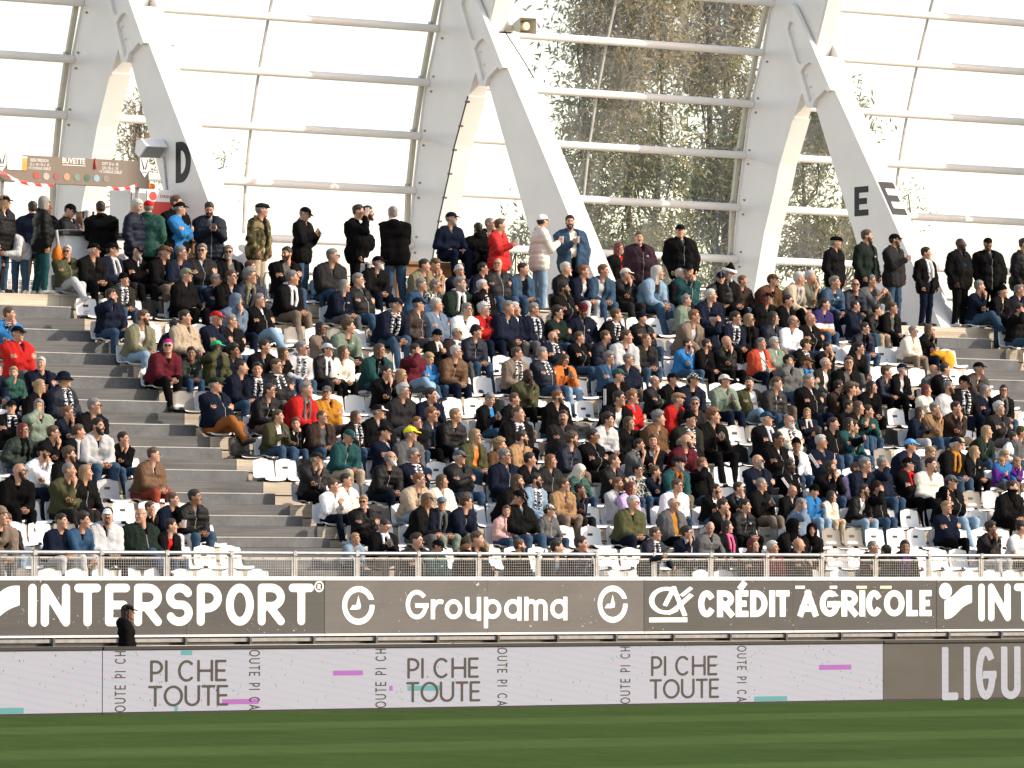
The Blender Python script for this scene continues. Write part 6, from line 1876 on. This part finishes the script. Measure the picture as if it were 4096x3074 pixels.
def build_person(p):
    x, y, z = p['pos']; root = None
    for nm, me, mats, HM in pieces(p):
        if root is None:
            root = link('person', me, None, (x, y, z)); root.rotation_euler = (0, 0, radians(p['by'])); root.scale = (p['s'],) * 3
            tag(root, p['label'], 'person', 'spectators standing along the back' if p['row'] >= 14 else 'spectators seated in the stand'); set_mat(root, mats)
        else:
            o = link(nm, me, root); set_mat(o, mats)
            if HM is not None: o.matrix_local = HM
    Rw = Matrix.Translation((x, y, z)) @ Matrix.Rotation(radians(p['by']), 4, 'Z') @ Matrix.Scale(p['s'], 4)
    W_ = p['J']['W']; E_ = p['J']['E']
    def hp(s, d=.09): return Rw @ Vector(tuple(W_[s] * np.array([WX, 1.05, 1]) + (W_[s] - E_[s]) / np.linalg.norm(W_[s] - E_[s]) * d))
    if p['pose'] in ('pu', 'pg'): q = hp(-1); cup((q.x + .02, q.y - .02, q.z - .04), p['top'] in ('den', 'crm'), 'clear plastic cup held by ' + holder(p))
    elif p['pose'] == 'pm' and not p['kid'] and p['row'] != 99 and p['top'] not in ('chr',): q = (hp(-1) + hp(1)) / 2; phone((q.x, q.y - .01, q.z + .03), radians(p['by']), 'dark phone held by ' + holder(p))
    if p['bag']:
        q = un(232, 1056, 1, y - .05); o = empty('drawstring_bag', tuple(q)); tag(o, 'orange drawstring bag hanging from the hand of the woman in green trousers', 'bag')
        MB().lathe([(.03, 0), (.09, .04), (.125, .14), (.10, .25), (.04, .32), (.025, .35)], 14).build('sack', M['orange'], o, True); MB().tube((0, 0, .35), (-.04, 0, .62), .03, 8).build('knit_wrap', m_cloth('lgy', 's'), o, True)
    if p['lap']:
        o = empty('folded_coat', tuple(Rw @ Vector((.12, -.42, .12)))); tag(o, 'mustard yellow coat folded over the knees of a woman at the aisle', 'coat')
        V, F = net(lambda P: np.minimum(ell(P, (0, 0, .1), (.25, .17, .10)), ell(P, (.1, -.12, -.02), (.16, .09, .22))) + .012 * noise3(P, 26), (-.4, -.35, -.35), (.4, .3, .3), .03)
        link('coat_cloth', mesh('coat_cloth', V, F, [M['mustard']], True), o)
    if 'boss' in p['fl']:
        me_loc = lambda a: a
        cc = p['J']['hip'] + p['J']['up'] * .34 + p['J']['fwd'] * (.172 + .04 * p['fat']); o = flat_text('BOSS', -.11, .11, cc[2] - .03, cc[2] + .03, cc[1] * 1.05, M['white_vinyl'], root, .02, 'chest_print')
    if 'lany' in p['fl']:
        c = p['J']['N']; mb = MB(); mb.path([(-.06, c[1] - .10, c[2] - .02), (-.03, c[1] - .155, c[2] - .2), (.0, c[1] - .17, c[2] - .28), (.03, c[1] - .155, c[2] - .2), (.06, c[1] - .10, c[2] - .02)], .007, 5); o = mb.build('lanyard', m_cloth('blu', 's'), root)
        MB().bevbox(-.04, .04, c[1] - .185, c[1] - .175, c[2] - .42, c[2] - .29, .003).build('pass_card', M['white_paint'], root)
    if 'strap' in p['fl']:
        c = p['J']['N']; MB().path([(-.13, c[1] - .05, c[2] - .02), (-.02, c[1] - .175, c[2] - .2), (.10, c[1] - .20, c[2] - .36)], .016, 6).build('bag_strap', m_cloth('bei', 's'), root); MB().bevbox(.02, .2, c[1] - .27, c[1] - .19, c[2] - .52, c[2] - .36, .02).build('shoulder_bag', m_cloth('bei', 'j'), root)
    if 'stripe' in p['fl']:
        for s in (-1, 1):
            S, E2 = p['J']['S'][s], p['J']['E'][s]; d = (E2 - S) / np.linalg.norm(E2 - S); out_ = np.cross(d, V3(0, 1, 0)) * s; out_ = V3(s * .8, -.5, .25); out_ = out_ - (out_ @ d) * d; out_ /= np.linalg.norm(out_); t = np.cross(d, out_)
            for k in (-1, 0, 1):
                o_ = out_ * .092 + t * .020 * k; w_ = np.array([WX, 1.05, 1]); MB().tube(S * w_ + o_, E2 * w_ + o_ * .9, .006, 5).build('sleeve_stripe', M['white_vinyl'], root)
    return root
crowd = []
for p in FOLK:
    if p['solo']: build_person(p)
    else: crowd.append(p)
def join_mass(name, items):
    "items: (mesh, materials, 4x4) -> one object"
    VV, FF, MM, mats, off = [], [], [], [], 0
    for me, ml, mw in items:
        n = len(me.vertices); co = np.empty(n * 3, np.float32); me.vertices.foreach_get('co', co); A_ = np.array(mw, np.float32); VV.append(co.reshape(-1, 3) @ A_[:3, :3].T + A_[:3, 3])
        mi = np.empty(len(me.polygons), np.int32); me.polygons.foreach_get('material_index', mi)
        loop = np.empty(len(me.loops), np.int32); me.loops.foreach_get('vertex_index', loop); ls = np.empty(len(me.polygons), np.int32); me.polygons.foreach_get('loop_total', ls)
        idx = []
        for m in ml:
            if m not in mats: mats.append(m)
            idx.append(mats.index(m))
        MM.append(np.array(idx)[np.minimum(mi, len(idx) - 1)]); c = np.cumsum(ls)[:-1]; FF += [a.tolist() for a in np.split(loop + off, c)]; off += n
    return link(name, mesh(name, np.concatenate(VV), FF, mats, True, np.concatenate(MM)))
items = []
for p in crowd:
    Rw = Matrix.Translation(p['pos']) @ Matrix.Rotation(radians(p['by']), 4, 'Z') @ Matrix.Scale(p['s'], 4)
    for nm, me, mats, HM in pieces(p): items.append((me, mats, Rw @ HM if HM is not None else Rw))
if items: tag(join_mass('crowd', items), 'rest of the seated crowd half hidden between the other spectators', 'crowd', kind='stuff')

# the steward walking behind the screen boards
st_p = dict(u=512, y=2450, top='blk', style='h', hair=('hd', 'L'), hat='cap', hatc='blk', beard=None, pose='pd', look='R', tr='blk', scarf=None, skin=1, glasses=None, kid=0, stand=True, perch=False, back=False, legx=False, shirt='wht', fl=set(), collar=None, bag=None, lap=None, seed=1, fat=0, opn=False, trc='blk', var=1, hs=1.0, by=58, hy=-6, pit=0, row=98, solo=True, nth=1)
st_p['J'] = joints('pd', 1, True, False); hv = np.array(Matrix.Rotation(radians(58), 3, 'Z')) @ st_p['J']['head']; q = un(512, 2450, 1, 1.5)
st_p['s'] = q[2] / hv[2]; st_p['pos'] = (q[0] - hv[0] * st_p['s'], 1.5 - hv[1] * st_p['s'], 0.0); st_p['label'] = 'steward in black cap and black hooded jacket walking behind the screen boards'
stw = build_person(st_p); stw['group'] = 'stewards'
o = flat_text('STADIUM', -.10, .10, 1.12, 1.16, 0.0, M['white_vinyl'], stw, .02, 'back_print', lambda a: np.stack([-a[:, 0], a[:, 1] * 0 + .165, a[:, 2]], 1))

# ---- seats under the people and in the gaps
BL = ((-9.0, AISLES[0][0] - .02), (AISLES[0][1] + .02, AISLES[1][0] - .02), (AISLES[1][1] + .02, 29.0))
DARK = [(740, 1607, 'seat_smoke'), (935, 1790, 'seat_black'), (1160, 1975, 'seat_black'), (1545, 2055, 'seat_smoke'), (1985, 1600, 'seat_black'), (600, 1225, 'seat_black'), (3090, 2140, 'seat_smoke'), (3330, 2170, 'seat_smoke'), (3430, 2170, 'seat_smoke'), (2335, 1730, 'seat_smoke'), (440, 1970, 'seat_grey'), (2960, 1830, 'seat_black')]
seats = []
for k in range(14):
    ppl = sorted(p['pos'][0] for p in ROWS[k])
    for x0, x1 in BL:
        if k == 13: x1 = min(x1, 20.3) if x0 < 20 else x1
        here = [x for x in ppl if x0 - .3 < x < x1 + .3]; pts = [x0 - .25] + here + [x1 + .25]
        for x in here: seats.append((k, x, True))
        for a, b in zip(pts[:-1], pts[1:]):
            n = int(round((b - a) / .50)) - 1
            for j in range(n): seats.append((k, a + (b - a) * (j + 1) / (n + 1), False))
vis = []
for k, x, occ in seats:
    u, y, s = pj((x, YK[k] + .2, ZK[k] + .25))
    if -140 < u < 4236: vis.append([k, x, occ, u, y, s])
for k in range(14):
    rr = sorted([v for v in vis if v[0] == k], key=lambda v: v[1])
    for n, v in enumerate(rr): v.append(n + 1)
RS = random.Random(5); vis.sort(key=lambda v: (v[2], -v[5])); mass = []
for n, (k, x, occ, u, y, s, nth) in enumerate(vis):
    t = RS.random(); mt = 'seat_white' if t < .80 else 'seat_grey' if t < .90 else 'seat_smoke' if t < .96 else 'seat_black'
    near = [d for d in DARK if abs(d[0] - u) < 55 and abs(d[1] - y) < 45]
    if near: mt = near[0][2]
    rz = radians(RS.uniform(-2, 2)); loc = (x, YK[k] + .02, ZK[k] + RS.uniform(0, .006))
    if n < 300:
        o = link('stadium_seat', SEAT, None, loc); o.rotation_euler = (0, 0, rz); set_mat(o, [M[mt]])
        tag(o, '%s plastic seat, %s from the left in the %s row' % ({'seat_white': 'white', 'seat_grey': 'grey', 'seat_smoke': 'smoky brown', 'seat_black': 'black'}[mt], ordinal(nth), ordinal(k + 1)), 'seat', 'seats of the stand')
        link('seat_bracket', SBASE, o)
        if not occ and RS.random() < .75:
            q = link('number_sticker', STICK, o)
    else: mass.append((SEAT, [M[mt]], Matrix.Translation(loc) @ Matrix.Rotation(rz, 4, 'Z')))
if mass: tag(join_mass('seats', mass), 'remaining plastic seats hidden under the seated crowd', 'seats', kind='stuff')

# ---------------------------------------------------------------- trees beyond the glass
def m_leaf(name, cols):
    b = NB(name); g = b.new('ShaderNodeNewGeometry'); n = b.noise(b.coord('Object'), .45, 3); k = b.math('ADD', b.math('MULTIPLY', g.outputs['Random Per Island'], .55), b.math('MULTIPLY', n, .45))
    b.base(b.ramp(k, cols)); b.rough(.6, .3); b.p.inputs['Subsurface Weight'].default_value = 0
    tl = b.new('ShaderNodeBsdfTranslucent'); b.l(b.ramp(k, cols), tl.inputs[0]); mx = b.new('ShaderNodeMixShader', i_0=.5); b.l(b.p.outputs[0], mx.inputs[1]); b.l(tl.outputs[0], mx.inputs[2]); b.l(mx.outputs[0], b.n['Material Output'].inputs[0]); return b.m
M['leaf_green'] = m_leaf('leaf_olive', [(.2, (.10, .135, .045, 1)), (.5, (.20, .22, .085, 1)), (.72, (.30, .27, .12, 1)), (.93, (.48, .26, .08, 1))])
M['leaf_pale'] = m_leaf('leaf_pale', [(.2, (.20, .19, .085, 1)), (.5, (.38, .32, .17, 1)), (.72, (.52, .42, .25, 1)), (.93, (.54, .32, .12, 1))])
M['leaf_gold'] = m_leaf('leaf_gold', [(.25, (.20, .15, .06, 1)), (.5, (.36, .25, .10, 1)), (.8, (.48, .29, .10, 1))])
M['bark'] = m_plain('bark', (.075, .055, .04, 1), .9, .2, .4, 6, .6)
def tree(name, u, ytop, Y, spread_px, nclump, nleaf, leafmat, label, seed, top_mat=None, clump=.42, leafsize=1.0, zlow=4.0):
    rs = np.random.RandomState(seed); base = un(u, 1250, 1, Y); zt = un(u, ytop, 1, Y)[2]; x0 = base[0]; s = pj((x0, Y, 10))[2]
    Rr = spread_px / s; H = zt; t = empty(name, (x0, Y, 0)); tag(t, label, 'tree', 'trees behind the stand')
    tr = MB(); stems = 3 if Rr > 1.3 else 2 if Rr > .9 else 1; tops = []
    for k in range(stems):
        q = np.array([(k - (stems - 1) / 2) * Rr * .30, rs.uniform(-.4, .4), 0.0]); aim = np.array([(k - (stems - 1) / 2) * Rr * .85, rs.uniform(-.5, .5), H * rs.uniform(.86, .97)]); n = 9; path = [q]
        for i in range(1, n + 1): f = i / n; path.append(q + (aim - q) * f + rs.normal(0, .10, 3) * np.array([1, 1, .3]) * sin(pi * f))
        for i in range(n): tr.tube(path[i], path[i + 1], (.19 if stems < 3 else .15) * (1 - i / n) + .02, 9, (.19 if stems < 3 else .15) * (1 - (i + 1) / n) + .02, cap=False)
        tops.append(np.array(path))
    zc = rs.uniform(zlow, H, nclump) ; zc = H - (H - zc) * rs.uniform(.75, 1.0, nclump) if False else zc
    prof = np.interp(zc / H, [0, .3, .55, .8, .93, 1.0], [.9, 1.0, 1.0, .85, .60, .25]) * Rr; ang = rs.uniform(0, 2 * pi, nclump); rr = prof * np.sqrt(rs.uniform(.02, 1, nclump))
    C = np.stack([rr * np.cos(ang), rr * np.sin(ang), zc], 1)
    for c in C:
        P_ = tops[int(np.argmin([np.min(np.linalg.norm(p - c + np.array([0, 0, 1.0]), axis=1)) for p in tops]))]; lowr = P_[P_[:, 2] < c[2] - .25]; a = lowr[-1] if len(lowr) else P_[1]
        m = (a + c) / 2 + np.array([(c[0] - a[0]) * .15, (c[1] - a[1]) * .15, -.12]) + rs.normal(0, .06, 3); r0 = .018 + .012 * np.linalg.norm(c - a)
        tr.tube(a, m, r0, 5, r0 * .7, cap=False); tr.tube(m, c, r0 * .7, 5, r0 * .35, cap=False)
        for _ in range(3): e = c + rs.normal(0, .42, 3) + np.array([0, 0, -.05]); tr.tube(c, e, r0 * .3, 4, .004, cap=False)
    tr.build('trunk', M['bark'], t, True)
    k = rs.randint(0, nclump, nleaf); sz = rs.uniform(.6, 1.35, nclump)
    P = C[k] + rs.normal(0, 1, (nleaf, 3)) * np.array([clump, clump, clump * .85]) * sz[k][:, None]; P = P[P[:, 2] < H + .3]; n = len(P)
    rad = P - np.array([0, 0, 0]); d = rs.normal(0, .8, (n, 3)); d[:, 2] -= .45; d[:, 0] += .35 * np.sign(P[:, 0]); d /= np.linalg.norm(d, axis=1)[:, None]; o = rs.normal(0, 1, (n, 3)); o -= (o * d).sum(1)[:, None] * d; o /= np.linalg.norm(o, axis=1)[:, None]
    L = rs.uniform(.11, .26, n)[:, None] * leafsize; w = rs.uniform(.017, .034, n)[:, None] * leafsize
    v = np.empty((n, 4, 3), np.float32); v[:, 0] = P; v[:, 1] = P + d * L * .45 + o * w; v[:, 2] = P + d * L; v[:, 3] = P + d * L * .45 - o * w
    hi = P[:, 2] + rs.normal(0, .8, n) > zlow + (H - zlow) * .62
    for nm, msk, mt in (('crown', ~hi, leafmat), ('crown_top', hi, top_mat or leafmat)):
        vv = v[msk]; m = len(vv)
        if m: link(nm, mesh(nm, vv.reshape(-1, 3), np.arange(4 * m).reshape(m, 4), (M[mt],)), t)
    return t
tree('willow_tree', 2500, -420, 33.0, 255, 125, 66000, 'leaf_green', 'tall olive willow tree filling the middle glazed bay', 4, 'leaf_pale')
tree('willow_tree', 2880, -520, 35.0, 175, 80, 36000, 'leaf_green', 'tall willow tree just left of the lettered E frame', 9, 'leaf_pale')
tree('leafy_tree', 3300, 350, 34.0, 195, 55, 21000, 'leaf_green', 'dense green tree behind the legs of the lettered E frame', 12, 'leaf_green')
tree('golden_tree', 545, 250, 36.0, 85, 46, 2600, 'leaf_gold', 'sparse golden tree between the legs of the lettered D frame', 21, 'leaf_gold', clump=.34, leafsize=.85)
tree('sapling', 900, 560, 38.0, 50, 9, 260, 'leaf_pale', 'thin sapling faintly showing behind the lettered D leg', 23, 'leaf_pale', clump=.25, leafsize=.7)
tree('sapling', 2075, 870, 36.0, 70, 14, 1800, 'leaf_green', 'low sapling behind the white cap and cream coat', 27, 'leaf_green', clump=.28)
tree('sapling', 3640, 760, 36.0, 60, 10, 700, 'leaf_pale', 'low sapling right of the lettered E leg', 29, 'leaf_pale', clump=.28, leafsize=.75)
